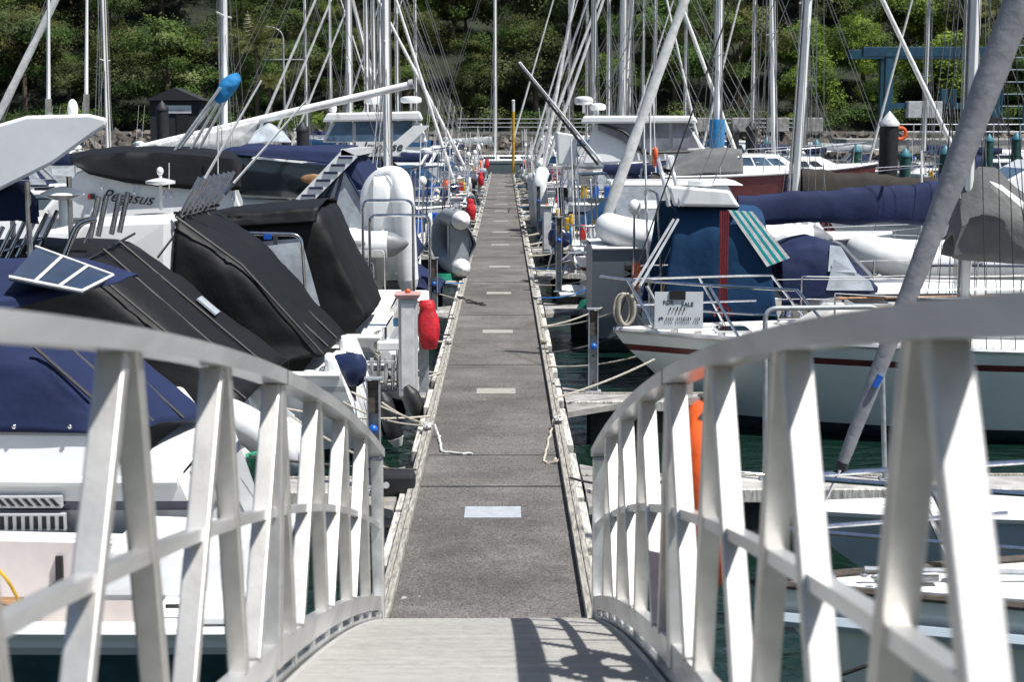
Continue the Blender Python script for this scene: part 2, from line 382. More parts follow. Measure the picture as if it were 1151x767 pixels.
# ------------------------------------------------------------------ hulls
class Hull:
    sb = (.93, .86)
    def __init__(s, L, B, fs, fb, tw=.85, rake=.8, srake=0., pw=2.2, flare=.5, main='gel_white', stripe='navy_paint', boot='antifoul', low=None):
        s.L,s.B,s.fs,s.fb,s.tw,s.rake,s.srake,s.pw,s.flare,s.main,s.stripe,s.boot = L,B,fs,fb,tw,rake,srake,pw,flare,main,stripe,boot
        s.low = low or main; s.boot2 = boot if boot == 'antifoul' else (low or main)
    def hb(s, t):
        if t < .5: return s.B/2*(s.tw+(1-s.tw)*math.sin(math.pi*t))
        u = (t-.5)*2; return max(.02, s.B/2*(1-u**s.pw))
    def z(s, t): return s.fs+(s.fb-s.fs)*t**1.7
    def x(s, t): return -s.L/2+s.L*t
    def pt(s, t, side=1, dz=0., inn=0.): return Vector((s.x(t), side*max(0., s.hb(t)-inn), s.z(t)+dz))
    def build(s, parent, n=22):
        mb = MB(); fr = (1., s.sb[0], s.sb[1], .80, .45, .14, .03, -.3); wf = (1., .995, .985, .975, .90, .82, .79, .30)
        mats = (s.main, s.main, s.stripe, s.main if s.low == s.main else s.low, s.low, s.boot2, s.boot)
        A = []
        for i in range(n+1):
            t = i/n; u = max(0, (t-.5)*2); zs = s.z(t); row = []
            for k in range(8):
                f = fr[k]; z = zs*f if f > 0 else -.3
                w = s.hb(t)*wf[k]**(1+s.flare*3*u) ; g = 1-max(f, 0)
                x = s.x(t) - s.rake*g**1.2*u**1.5 + s.srake*g*max(0, 1-t*5)
                row.append(Vector((x, w, z)))
            A.append(row)
        for sd in (1, -1):
            mb.rows([[Vector((p.x, p.y*sd, p.z)) for p in r] for r in A], s.main, True, lambda i, j: mats[j])
        for k in range(7):
            a, b = A[0][k], A[0][k+1]
            mb.quad(a, Vector((a.x,-a.y,a.z)), Vector((b.x,-b.y,b.z)), b, mats[k])
        return mb.build('hull', parent, sharp=50)
    def deck(s, parent, m='deck_white', cp=None, floor=.45, inner='gel_cream', n=24):
        mb = MB(); ts = [i/n for i in range(n+1)]
        st = []
        for t in ts: st.append((t, cp and cp[0] < t < cp[1]))
        if cp:
            st += [(cp[0], False), (cp[0]+1e-4, True), (cp[1]-1e-4, True), (cp[1], False)]; st.sort()
        rows = []
        for t, op in st:
            h = s.hb(t); z = s.z(t)-.02; x = s.x(t); inn = min(h*.95, max(.14, h*.16)); c = .035*h
            fz = z*floor if op else z+c
            hi = h-inn
            rows.append([(x,h,z),(x,hi,z+c*.5),(x,hi-.01,fz),(x,0,fz+(0 if op else c*.6)),(x,-hi+.01,fz),(x,-hi,z+c*.5),(x,-h,z)])
        o = MB(); o.rows(rows, m, False, lambda i, j: (inner if (st[i][1] and st[i+1][1] and 1 <= j <= 4) or st[i][1] != st[i+1][1] else m))
        return o.build('deck', parent)
    def rub(s, parent, m='gel_white', r=.03, name='rub_rail', t0=0., t1=1., dz=-.01):
        mb = MB()
        for sd in (1,-1): mb.tube([s.pt(lerp(t0,t1,i/20), sd, dz)+Vector((0,sd*r*.3,0)) for i in range(21)], r, m, 6)
        return mb.build(name, parent)
# ------------------------------------------------------------------ shared boat fittings
def cabin(parent, x0, x1, w0, w1, z0, z1, rf, rr, m='gel_white', win=None, tumble=.12, name='cabin', wm='glass_dark', front=True, bev=.05, crown=.05, rz0=None):
    """x0 aft, x1 forward; w0/w1 half widths aft/forward; rf/rr how far front/rear faces lean in"""
    za = z0 if rz0 is None else rz0
    b = [Vector(p) for p in ((x0,-w0,za),(x1,-w1,z0),(x1,w1,z0),(x0,w0,za))]
    t = [Vector(p) for p in ((x0+rr,-w0+tumble,z1),(x1-rf,-w1+tumble*.9,z1),(x1-rf,w1-tumble*.9,z1),(x0+rr,w0-tumble,z1))]
    mb = MB(); mb.hexa(b+t, m)
    ca = mb.build(name, parent, bevel=bev)
    def pan(f, u0, u1, v0, v1, skew=0):
        A, Bq, Cq, D = f; n = (Bq-A).cross(D-A).normalized()
        def q(u, v): return A.lerp(Bq, u).lerp(D.lerp(Cq, u), v)
        p = [q(u0+skew*0, v0), q(u1, v0), q(u1-skew, v1), q(u0+skew, v1)]
        w = MB(); w.hexa([x-n*.01 for x in p]+[x+n*.008 for x in p], wm); return w
    sides = ((b[0],b[1],t[1],t[0]), (b[2],b[3],t[3],t[2]))
    if win:
        for k, f in enumerate(sides):
            for (u0,u1,v0,v1) in win:
                if k: u0, u1 = 1-u1, 1-u0
                pan(f, u0, u1, v0, v1).build('window', ca)
    if front: pan((b[1],b[2],t[2],t[1]), .08, .92, .25, .86).build('windshield', ca)
    return ca
def rail(parent, pts, r, m='stainless', name='rail', posts=(), rad=.08):
    mb = MB(); mb.tube(rounded(pts, rad), r, m, 8)
    for a, b in posts: mb.tube([a, b], r*.8, m, 6)
    return mb.build(name, parent)
def pulpit(h, parent, H=.62, t0=.80, m='stainless', r=.016):
    a = [h.pt(lerp(t0, .985, i/6), 1, H, .06) for i in range(7)]; b = [Vector((p.x,-p.y,p.z)) for p in a[::-1]]
    tip = h.pt(1, 1, H)+Vector((.18,0,.04)); tip.y = 0
    mb = MB(); mb.tube([h.pt(t0-.05,1,.0,.06)]+a+[tip]+b+[h.pt(t0-.05,-1,.0,.06)], r, m, 8)
    lo = [h.pt(lerp(t0+.02, .98, i/5), 1, H*.5, .06) for i in range(6)]
    mb.tube(lo+[Vector((p.x,-p.y,p.z)) for p in lo[::-1]], r*.8, m, 6)
    for t in (t0+.06, .95):
        for sd in (1,-1): mb.tube([h.pt(t,sd,0,.05), h.pt(t+.035,sd,H,.06)], r, m, 6)
    return mb.build('pulpit', parent)
def lifelines(h, parent, t0, t1, n=5, H=.6):
    for sd in (1,-1):
        P_ = []
        for i in range(n):
            t = lerp(t0, t1, i/(n-1)); mb = MB(); mb.tube([h.pt(t,sd,0,.05), h.pt(t,sd,H,.05)], .012, 'stainless', 6); mb.build('stanchion', parent); P_.append(t)
        mb = MB()
        for f in (1., .52):
            for i in range(n-1):
                mb.tube(sag(h.pt(P_[i],sd,H*f,.05), h.pt(P_[i+1],sd,H*f,.05), .012, 4), .006, 'sail_white', 5)
        mb.build('lifeline', parent)
def rig(h, parent, tm, Hm, lean=(0,0), r=.085, m='mast_alu', z0=None, boom=4., boom_dir=-1, boom_z=1.05, cover='navy_canvas', furl='sail_white', furl_r=.07, furl_t=.97, spread=2, stay_m='wire', boom_rise=.0, fz=.15, lower=None, backstay=True, shrouds=True, fat=.17, sr=.006):
    xm = h.x(tm); zd = h.z(tm) if z0 is None else z0
    foot = Vector((xm, 0, zd)); top = Vector((xm+lean[0], lean[1], zd+Hm))
    mb = MB(); mb.tube([foot, foot.lerp(top,.5), top], [r, r, r*.8], m, 12, sq=.7)
    mb.tube([foot+Vector((r*1.0,0,0)), top+Vector((r*.8,0,0))], r*.22, 'wire', 5)
    mast = mb.build('mast', parent)
    sp = []
    for k in range(spread):
        f = (k+1)/(spread+1)+.05; p = foot.lerp(top, f); w = h.B*.30*(1-.15*k); s_ = MB()
        s_.tube([p+Vector((0,-w,.03)), p, p+Vector((0,w,.03))], .025, m, 6); s_.build('spreader', mast); sp.append((p, w))
    if shrouds:
        w_ = MB()
        for sd in (1,-1):
            ch = h.pt(tm-.02, sd, 0, .12); pts = [ch]+[p+Vector((0,sd*w,.03)) for p, w in sp]+[top]
            w_.tube(pts, sr, stay_m, 4)
            for dx in (.35, -.35):
                w_.tube([ch+Vector((dx,0,0)), (sp[0][0] if sp else top)+Vector((0,0,-.1))], sr, stay_m, 4)
                w_.tube([ch+Vector((dx*.5,0,0)), (sp[-1][0] if sp else top)+Vector((0,0,.3))], sr, stay_m, 4)
        for q in range(3): w_.tube([foot+Vector((.12+.5*(q>2),.06*(q-1)*(1+3*(q>2)),.2)), top+Vector((.1,.03*(q-1),-.2))], sr*.9, 'rope_cream' if q%2 else 'rope_white', 4)
        w_.build('shroud', parent)
    if backstay:
        w_ = MB(); w_.tube([Vector((h.x(0.01),0,h.z(0))), top], sr, stay_m, 4); w_.tube([Vector((h.x(0.03),-.4,h.z(0))), foot.lerp(top,.97)], sr, stay_m, 4); w_.build('backstay', parent)
    if furl:
        a = h.pt(furl_t, 1, .0); a.y = 0; d = top-a; a2 = a+d*(fz/max(1,d.length)); q = MB()
        n = 40; pts = [a2+d*(.97*i/n) for i in range(n+1)]
        rr = [furl_r*(.45+.55*min(1, i/2.5))*(1-.45*i/n)*(1+.07*math.sin(i*2.1)+.05*math.sin(i*5.3)) for i in range(n+1)]
        q.tube(pts, rr, furl, 10); q.build('furled_sail', parent)
        dq = MB(); dq.tube([a, a2], .012, 'stainless', 6); dq.lathe(a2-d.normalized()*.05, [(.02,-.07),(.07,-.06),(.075,0),(.07,.03),(.02,.04)], 'rubber', 12); dq.build('furler_drum', parent)
    if boom:
        bz = zd+boom_z; a = Vector((xm+boom_dir*.12, 0, bz)); b = a+Vector((boom_dir*boom, 0, boom_rise))
        q = MB(); q.tube([a, b], r*.62, m, 10); q.build('boom', parent)
        if cover:
            rows = []
            for i in range(25):
                t = i/24; c = a.lerp(b, .01+t*.93); top_h = (fat*2.1*(1-.50*t)+.10)*(1+.035*math.sin(t*19)+.03*math.sin(t*51+1)); bo = .10+.025*math.sin(t*17)
                wd = fat*.85*(1-.35*t)*(1+.05*math.sin(t*37))
                rows.append([c+Vector((0, wd*math.sin(g)*(1 if g < math.pi else 1), (top_h if math.cos(g) > 0 else bo)*math.cos(g))) for g in [2*math.pi*j/16 for j in range(17)]])
            q = MB(); rr = refine(rows, 2, 1, .03, 4, boom)
            q.rows(rr, cover); q.build('sail_cover', parent)
    if lower:
        q = MB(); q.tube([foot+Vector((0,0,.5)), foot+(top-foot)*.0+Vector((0,0,2.6))], r*1.7, lower, 10); q.build('mast_cover', parent)
    return foot, top
def hatch(parent, c, sx=.5, sy=.5, m='glass_dark'):
    mb = MB(); mb.box(c, (sx,sy,.05), 'alu'); mb.box((c[0],c[1],c[2]+.03), (sx*.85,sy*.85,.02), m); return mb.build('hatch', parent, bevel=.008)
def outboard(parent, c, m='navy_paint', tilt=0., s=1., facing=-1):
    """local: motor hangs behind (x negative). c = clamp point"""
    c = Vector(c); E = Euler((0, tilt, 0)).to_matrix()
    def T(p): return c + E @ (Vector(p)*s)
    mb = MB()
    rings = []
    for (z, l, w, o) in ((.18,.16,.10,0),(.24,.24,.14,0),(.40,.27,.155,0),(.52,.25,.14,.01),(.60,.18,.10,.03),(.62,.06,.04,.03)):
        rings.append([T((-.22-o+l*math.copysign(abs(math.cos(a))**.7, math.cos(a)), w*math.copysign(abs(math.sin(a))**.7, math.sin(a)), z)) for a in [2*math.pi*k/16 for k in range(17)]])
    mb.rows(rings, m)
    cw = mb.build('engine_cowl', parent)
    st = MB(); st.hexa([T(p) for p in ((-.30,-.05,-.5),(-.12,-.05,-.5),(-.12,.05,-.5),(-.30,.05,-.5),(-.34,-.07,.2),(-.12,-.07,.2),(-.12,.07,.2),(-.34,.07,.2))], 'rubber')
    st.build('engine_leg', parent, bevel=.01)
    b = MB(); b.ell(T((-.22,0,-.58)), (.17*s,.05*s,.05*s), 'rubber'); 
    for k in range(3):
        a = 2.1*k; b.hexa([T((-.38,0,-.58)), T((-.40,.02,-.58)), T((-.40,.11*math.cos(a+.3),-.58+.11*math.sin(a+.3))), T((-.37,.11*math.cos(a),-.58+.11*math.sin(a)))]+[T((-.41,0,-.58)), T((-.43,.02,-.58)), T((-.42,.11*math.cos(a+.3),-.58+.11*math.sin(a+.3))), T((-.39,.11*math.cos(a),-.58+.11*math.sin(a)))], 'rubber')
    b.build('propeller', parent)
    return cw
def fender(parent, c, L=.5, r=.1, m='gel_white', tilt=(0,0)):
    mb = MB(); t = Vector((tilt[0], tilt[1], 1)).normalized(); c = Vector(c)
    fr = (0,.03,.1,.2,.8,.9,.97,1); rr = (.25,.5,.85,1,1,.85,.5,.25)
    mb.tube([c+t*(f-.5)*L for f in fr], [r*q for q in rr], m, 12)
    mb.tube([c+t*.5*L, c+t*.5*L+Vector((0,0,.35))], .008, 'rope_white', 5)
    return mb.build('fender', parent)
def rod_rack(parent, a, b, n, H=.38, r=.022, lean=(.15,0), m='stainless', world=True):
    a = Vector(a); b = Vector(b); mb = MB(); mb.tube([a, b], .015, m, 6, cap=True)
    for i in range(n):
        p = a.lerp(b, i/(n-1)); mb.tube([p-Vector((lean[0]*.3, lean[1]*.3, .12)), p+Vector((lean[0],lean[1],H))], r, m, 10, cap=False)
    return mb.build('rod_holder', parent, world=world)
def canopy(parent, rings, m, nu=8, nv=7, wr=.03, sc=1.6, seed=0., name='canopy', world=True, hems=True, solid=.012):
    mb = MB(); mb.rows(refine(rings, nu+6, nv+4, wr*1.2, sc, seed, soft=5, fold=.03), m)
    o = mb.build(name, parent, world=world, solid=solid, sharp=60)
    return o
def seams(parent, lines, m='rubber', r=.012, world=True, name='seam'):
    mb = MB()
    for l in lines: mb.tube(l, r, m, 5)
    return mb.build(name, parent, world=world)
def rib_dinghy(name, label, group, L=2.6, W=1.4, r=.21, m='hypalon_white', stripe='navy_paint', cone='hypalon_cone', motor=None, floor='gel_grey', loc=(0,0,0), rot=(0,0,0), handles=True, vee=False):
    t = thing(name, label, 'dinghy', loc, rot=rot, group=group)
    hw = W/2-r; n = 12
    path = [Vector((-L/2, hw, 0)), Vector((0, hw, 0)), Vector((L*.18, hw, .01))]+[Vector((L*.18+(L/2-r-L*.18)*math.sin(a), hw*math.cos(a)**.8 if math.cos(a) > 0 else 0, .16*math.sin(a)**2)) for a in [math.pi/2*i/n for i in range(1, n)]]
    full = path+[Vector((L/2-r, 0, .17))]+[Vector((p.x,-p.y,p.z)) for p in path[::-1]]
    mb = MB(); mb.tube(full, r, m, 16, cap=False); mb.build('tube', t)
    for sd in (1,-1):
        c = MB(); c.tube([Vector((-L/2+.02,sd*hw,0)), Vector((-L/2-.12,sd*hw,0)), Vector((-L/2-.28,sd*hw,.01)), Vector((-L/2-.36,sd*hw,.02))], [r*1.0, r*.86, r*.42, r*.08], cone, 16); c.build('end_cone', t)
    f = MB(); f.rows([[(x, -hw*wq*.98, -.10), (x, 0, -.10-.14*(1 if x < L*.3 else .5)), (x, hw*wq*.98, -.10)] for x, wq in ((-L/2+.12,1),(0,1),(L*.2,1),(L*.33,.75),(L*.43,.35))], floor, False); f.build('floor', t, solid=.03)
    if vee:
        f = MB(); f.rows([[(x, -hw*wq, -.06), (x, -hw*wq*.5, -.17-.05*kq), (x, 0, -.20-.14*kq), (x, hw*wq*.5, -.17-.05*kq), (x, hw*wq, -.06)] for x, wq, kq in ((-L/2,1,1),(0,1,1),(L*.2,.95,.9),(L*.33,.72,.7),(L*.42,.35,.4))], floor, True); f.build('hull_bottom', t, solid=.02)
    tr = MB(); tr.box((-L/2+.12, 0, .02), (.05, hw*2-.1, .40), floor); tr.build('transom', t, bevel=.01)
    if stripe:
        s_ = MB(); off = [Vector((p.x, p.y, p.z))+Vector(((r+.006)*max(0,(p.x-L*.18))/(L*.32) if p.x > L*.18 else 0, (r+.004)*math.copysign(1, p.y)*(1 if p.x <= L*.18 else max(0, 1-((p.x-L*.18)/(L/2-r-L*.18))**2)), -.02)) for p in full if abs(p.y) > 1e-3 or True]
        s_.tube(off, .022, stripe, 6); s_.build('rub_strake', t)
    if handles:
        for sd in (1,-1):
            for xx in (-L*.28, L*.06):
                h_ = MB(); h_.ell((xx, sd*(hw+r*.98), .03), (.15,.02,.06), 'hypalon_grey', 12, 6); h_.tube([(xx-.1,sd*(hw+r+.02),.03),(xx,sd*(hw+r+.05),.03),(xx+.1,sd*(hw+r+.02),.03)], .014, 'hypalon_cone', 6); h_.build('grab_handle', t)
    se = MB(); se.box((-L*.08, 0, .12), (.22, hw*2-.02, .04), 'gel_grey'); se.build('seat', t, bevel=.008)
    if motor: outboard(t, (-L/2+.1, 0, .12), motor)
    return t
def antenna(parent, a, b, r=.012, m='gel_white', name='antenna', world=True):
    a = Vector(a); b = Vector(b); mb = MB(); mb.tube([a, a.lerp(b,.12)], r*1.6, 'stainless', 6); mb.tube([a.lerp(b,.12), b], [r, r*.6], m, 6); return mb.build(name, parent, world=world)
def radar(parent, c, r=.28, h=.24, world=True, txt=None, flat=False):
    mb = MB(); c = Vector(c); mb.lathe(c, [(r*.7,-h*.5),(r*.97,-h*.38),(r,0),(r*.96,h*.3),(r*.6,h*.5),(r*.1,h*.54)] if not flat else [(r*.4,-h*.5),(r*1.0,-h*.12),(r*.97,.0),(r*.5,h*.35),(r*.1,h*.5)], 'gel_white', 20)
    mb.tube([c-Vector((0,0,h*.5)), c-Vector((0,0,h*.5+.25))], .04, 'gel_white', 8)
    o = mb.build('radar_dome', parent, world=world)
    if txt:
        t = text_mb(txt, .13, 'ink', c+Vector((-.26,-r-.012,-.05)), (1,0,0), (0,0,1), depth=.02); t.build('lettering', o, world=world)
    return o
_g = random.Random(21)
def gear_up(t, h, Y, to):
    """the loose fittings seen on bows and sterns: buoys, anchors, jerry cans, aerials, coils"""
    if to == 'stern':
        z = h.z(0)+.35
        if _g.random() < .6:
            q = MB(); c = Vector((h.x(.0)+.05, h.B*.3*_g.choice((-1,1)), z+.1)); q.tube([c+Vector((0,.22*math.cos(a),.25*math.sin(a))) for a in [2.2+ (2*math.pi-1.3)*i/14 for i in range(15)]], .055, _g.choice(['yellow_paint','gel_white','orange_plastic']), 8); q.build('horseshoe_buoy', t)
        if _g.random() < .5:
            q = MB(); x = h.x(.03); hh = h.z(0)+_g.uniform(1.5,1.9); w = h.B*.36
            q.tube(rounded([(x,-w,h.z(0)),(x-.1,-w*.95,hh),(x-.1,w*.95,hh),(x,w,h.z(0))],.15), .022, 'stainless', 6); q.build('stern_arch', t)
            if _g.random() < .6: q = MB(); q.box((x-.1,0,hh+.05),(.55,w*1.3,.03),'solar',(0,_g.uniform(-.2,.2),0)); q.build('solar_panel', t)
        if _g.random() < .45: outboard(t, (h.x(0)-.02, h.B*.28*_g.choice((-1,1)), h.z(0)+.05), _g.choice(['rubber','navy_paint','ped_grey']), 0, .7)
        for k in range(_g.randint(1,3)): q = MB(); q.box((h.x(.04+.03*k), h.B*.36*_g.choice((-1,1)), z),(.18,.28,.34), _g.choice(['blue_plastic','yellow_paint','red_paint','gel_white'])); q.build('jerry_can', t, bevel=.03)
        q = MB(); yy = _g.uniform(-.4,.4)*h.B; q.tube([(h.x(.01),yy,h.z(0)),(h.x(.01)-.1,yy,h.z(0)+_g.uniform(1.3,2.8))], .016, 'gel_white', 6); q.build('flag_staff', t)
        q = MB()
        for k in range(5): q.tube([(h.x(.0)-.02+.02*math.sin(k), -h.B*.2+.14*math.cos(a), z-.1+.2*math.sin(a)) for a in [2*math.pi*i/12+k for i in range(13)]], .018, _g.choice(['rope_white','rope_cream','rope_blue']), 5)
        q.build('rope_coil', t)
    else:
        q = MB(); b = h.pt(1,1,.06); b.y = 0
        q.tube([b+Vector((-.5,0,.05)), b+Vector((.10,0,.03)), b+Vector((.25,0,-.10))], .025, 'galv', 6); q.hexa([b+Vector(p) for p in ((.08,-.14,-.10),(.26,-.03,-.14),(.26,.03,-.14),(.08,.14,-.10),(-.02,-.10,-.26),(.02,0,-.30),(.02,0,-.29),(-.02,.10,-.26))], 'galv'); q.build('anchor', t)
        if _g.random() < .5:
            q = MB(); c = h.pt(.93,1,.35,.0); q.ell(c+Vector((0,0,0)),(.16,.16,.22), _g.choice(['gel_white','orange_plastic','navy_paint']), 12, 8); q.build('round_fender', t)
        if _g.random() < .6:
            q = MB(); c = Vector((h.x(.86), 0, h.z(.86)+.12)); q.ell(c,(.7,.25,.14), _g.choice(['sail_white','navy_canvas','sky_canvas','pale_canvas']), 14, 8); q.build('sail_bag', t)
        q = MB()
        for k in range(4): q.tube([h.pt(.9,1,.3+.02*k,.02)+Vector((.12*math.cos(a),.03*k,.2*math.sin(a))) for a in [2*math.pi*i/12+k for i in range(13)]], .018, _g.choice(['rope_white','rope_cream']), 5)
        q.build('rope_coil', t)
# ------------------------------------------------------------------ whole boats for the berths farther off
def centre(Xe, L, side, to):
    """Xe = X of the end nearest the walkway; side -1 left, +1 right; to = 'bow' | 'stern' : which end is nearest"""
    cx = Xe+side*L/2
    fwd = (-side if to == 'bow' else side)          # world X direction of the bow
    return cx, (0 if fwd > 0 else math.pi)
def yacht(label, group, Y, Xe, side, to, L=10, B=None, mast_px=None, Hm=12.5, hull='gel_white', stripe='navy_paint', cover='navy_canvas', furl='sail_white', fs=.95, fb=1.25, dodger='navy_canvas', furl_r=.07, mast_r=.08, boom=None, lean=(0,0), lower=None, wire='wire', boom_rise=0, mm='mast_alu', tm=.57, extras=True, fat=.17, low=None, cat='yacht', name='sailing_yacht', boom_z=1.05, cab='gel_white'):
    B = B or L*.31
    cx, rz = centre(Xe, L, side, to); fwd = 1 if rz == 0 else -1
    if mast_px is not None: tm = ((PX(mast_px, Y)-cx)*fwd+L/2)/L; tm = min(.72, max(.4, tm))
    t = thing(name, label, cat, (cx, Y, 0), rz, group)
    h = Hull(L, B, fs, fb, tw=.72, rake=L*.09, srake=L*.03, pw=2.0, flare=.25, main=hull, stripe=stripe, low=low)
    h.build(t); h.deck(t, cp=(.06,.26)); h.rub(t, 'alu', .018, 'toe_rail', dz=.02)
    zd = h.z(.5)
    ca = cabin(t, h.x(.27), h.x(.72), B*.30, B*.17, zd-.02, zd+.36, .5, .08, cab, win=((.08,.30,.35,.75),(.36,.58,.35,.75),(.64,.82,.38,.72)), front=False, tumble=.08)
    hatch(t, (h.x(.80),0,h.z(.8)+.05)); 
    if dodger:
        xa, xb, w = h.x(.24), h.x(.24)+1.1, B*.29
        def dr(x, zb, zt, k): return [(x,-w*k,zb),(x,-w*.99*k,lerp(zb,zt,.55)),(x,-w*.86*k,lerp(zb,zt,.90)),(x,-w*.5*k,zt-.02),(x,w*.5*k,zt-.02),(x,w*.86*k,lerp(zb,zt,.90)),(x,w*.99*k,lerp(zb,zt,.55)),(x,w*k,zb)]
        canopy(t, [dr(xa-.25,zd+.1,zd+.92,1), dr(xa,zd+.15,zd+1.06,1), dr(xa+.3,zd+.2,zd+1.12,1), dr(xa+.6,zd+.25,zd+1.02,.98), dr(xb-.05,zd+.28,zd+.50,.93), dr(xb+.08,zd+.3,zd+.36,.9)], dodger, 4, 3, .025, world=False, name='dodger')
        q = MB(); q.hexa([(xa+.64,-w*.72,zd+1.0),(xb-.02,-w*.80,zd+.53),(xb-.02,w*.80,zd+.53),(xa+.64,w*.72,zd+1.0)]+[(xa+.67,-w*.72,zd+1.02),(xb+.03,-w*.80,zd+.55),(xb+.03,w*.80,zd+.55),(xa+.67,w*.72,zd+1.02)], 'clear_vinyl')
        for sd in (1,-1): q.quad((xa+.40,sd*w*1.02,zd+.34),(xb+.02,sd*w*.97,zd+.33),(xb-.04,sd*w*.96,zd+.47),(xa+.50,sd*w*1.02,zd+.80),'vinyl_pale'); q.quad((xa+.42,sd*w*1.02,zd+.62),(xa+.85,sd*w*1.0,zd+.60),(xa+.62,sd*w*.90,zd+.98),(xa+.46,sd*w*.91,zd+1.0),'vinyl_pale'); q.build('dodger_window', t)
    bm = boom if boom is not None else (h.x(tm)-h.x(.08))*.9
    f, top = rig(h, t, tm, Hm, lean, mast_r, mm, zd+.34, bm, -1, boom_z-.2, cover, furl, furl_r, boom_rise=boom_rise, lower=lower, stay_m=wire, fat=fat, sr=.006 if Y < 40 else .011 if Y < 65 else .016)
    gear_up(t, h, Y, to)
    pulpit(h, t); lifelines(h, t, .06, .76, 5)
    q = MB()
    for sd in (1,-1): q.tube(rounded([h.pt(.01,sd,0,.08), h.pt(.01,sd,.62,.08), h.pt(.12,sd,.62,.06), h.pt(.12,sd,0,.06)]), .014, 'stainless', 6)
    q.build('pushpit', t)
    if extras:
        for sd in (1,-1):
            q = MB(); q.lathe(h.pt(.22, sd, .03, B*.11), [(.09,0),(.06,.05),(.06,.12),(.08,.16),(.03,.17)], 'stainless', 12); q.build('winch', t)
        for k, tt in enumerate((.35,.6)): fender(t, h.pt(tt, -1 if (rz == 0) else 1, -.45)+Vector((0,(-1 if rz == 0 else 1)*.1,0)), .55, .1, 'gel_white' if k else 'navy_paint')
        q = MB(); xx = h.x(.12); q.tube([(xx,0,h.z(.1)*.45),(xx,0,h.z(.1)+.35)], .05, 'gel_white', 8); q.lathe((xx-.08,0,h.z(.1)+.35), [(.36,-.012),(.38,0),(.36,.012)], 'stainless', 24, 'x'); q.build('helm_wheel', t)
        q = MB(); pm = h.pt(.0, 1, .0, .3); q.tube([pm, pm+Vector((0,0,1.5))], .02, 'stainless', 6); q.ell(pm+Vector((0,0,1.55)), (.10,.10,.13), 'gel_white'); q.build('aerial_post', t)
    return t, h
def motorboat(label, group, Y, Xe, side, to, L=9, B=None, hull='gel_white', stripe='navy_paint', fs=.9, fb=1.35, cab_h=1.1, hard=True, can='navy_canvas', fly=False, arch=True, wm='glass_dark', ants=2, cab='gel_white', low=None, motor=None, name='motor_launch', cat='motorboat', curt=True):
    B = B or L*.34
    cx, rz = centre(Xe, L, side, to)
    t = thing(name, label, cat, (cx, Y, 0), rz, group)
    h = Hull(L, B, fs, fb, tw=.93, rake=L*.11, srake=-.1, pw=2.5, flare=.6, main=hull, stripe=stripe, low=low)
    h.build(t); h.deck(t, cp=(.05,.34), floor=.35); h.rub(t, 'gel_white', .035)
    zd = h.z(.45)
    ca = cabin(t, h.x(.33), h.x(.66), B*.42, B*.36, zd-.03, zd+cab_h, .75, .0, cab, win=((.05,.30,.48,.88),(.34,.60,.48,.88),(.64,.84,.48,.82)), wm=wm, tumble=.16)
    cabin(t, h.x(.60), h.x(.86), B*.34, B*.14, h.z(.7)-.03, h.z(.7)+.30, .7, 0, cab, win=((.1,.3,.3,.7),(.4,.6,.3,.7)), front=False, tumble=.1, name='foredeck_trunk')
    top = zd+cab_h
    if hard:
        q = MB(); x0, x1 = h.x(.13), h.x(.60)
        q.hexa([(x0,-B*.38,top+.0),(x1,-B*.34,top+.0),(x1,B*.34,top+.0),(x0,B*.38,top+.0),(x0+.03,-B*.36,top+.09),(x1-.2,-B*.30,top+.11),(x1-.2,B*.30,top+.11),(x0+.03,B*.36,top+.09)], 'gel_white'); q.build('hardtop', t, bevel=.03)
        for sd in (1,-1):
            q = MB(); q.tube([h.pt(.14,sd,0,.12), (h.x(.15), sd*B*.36, top)], .022, 'stainless', 8); q.build('roof_post', t)
        if curt:
            q = MB(); x1 = h.x(.33); 
            for sd in (1,-1): q.quad((h.x(.15),sd*B*.375,top-.02),(x1,sd*B*.40,top-.02),(x1,sd*B*.43,zd),(h.x(.15),sd*B*.44,h.z(.15)), 'clear_vinyl')
            q.build('side_curtain', t)
    if can and not hard:
        canopy(t, [[(h.x(.04),-B*.42,h.z(.05)),(h.x(.04),-B*.38,h.z(.05)+.15),(h.x(.04),B*.38,h.z(.05)+.15),(h.x(.04),B*.42,h.z(.05))],
                   [(h.x(.2),-B*.42,zd),(h.x(.2),-B*.36,top+.1),(h.x(.2),B*.36,top+.1),(h.x(.2),B*.42,zd)],
                   [(h.x(.36),-B*.42,zd),(h.x(.36),-B*.34,top+.12),(h.x(.36),B*.34,top+.12),(h.x(.36),B*.42,zd)]], can, 6, 6, .03, world=False, seed=Y)
    if fly:
        q = cabin(t, h.x(.28), h.x(.55), B*.33, B*.28, top+.1, top+.6, -.12, .0, cab, front=False, tumble=-.05, name='flybridge')
        if can: canopy(t, [[(h.x(.26),-B*.35,top+.55),(h.x(.26),-B*.30,top+.85),(h.x(.26),B*.30,top+.85),(h.x(.26),B*.35,top+.55)], [(h.x(.56),-B*.31,top+.55),(h.x(.56),-B*.22,top+.78),(h.x(.56),B*.22,top+.78),(h.x(.56),B*.31,top+.55)]], can, 8, 6, .03, world=False, name='flybridge_cover', seed=Y)
    if arch:
        q = MB(); za = top+(.75 if fly else .5); q.tube(rounded([(h.x(.2),-B*.36,top),(h.x(.17),-B*.30,za),(h.x(.17),B*.30,za),(h.x(.2),B*.36,top)], .15), .045, 'gel_white', 8); ar = q.build('radar_arch', t)
        q = MB(); q.lathe((h.x(.17),.1,za+.18), [(.2,-.10),(.26,-.06),(.26,.04),(.1,.11)], 'gel_white', 18); q.build('radar_dome', ar)
        for k in range(ants):
            yy = (-.6, .6, .2)[k]*B*.4; antenna(t, (h.x(.18),yy,za-.1), (h.x(.18)-.25,yy*1.05,za+2.2), .011, world=False)
    mb = MB()
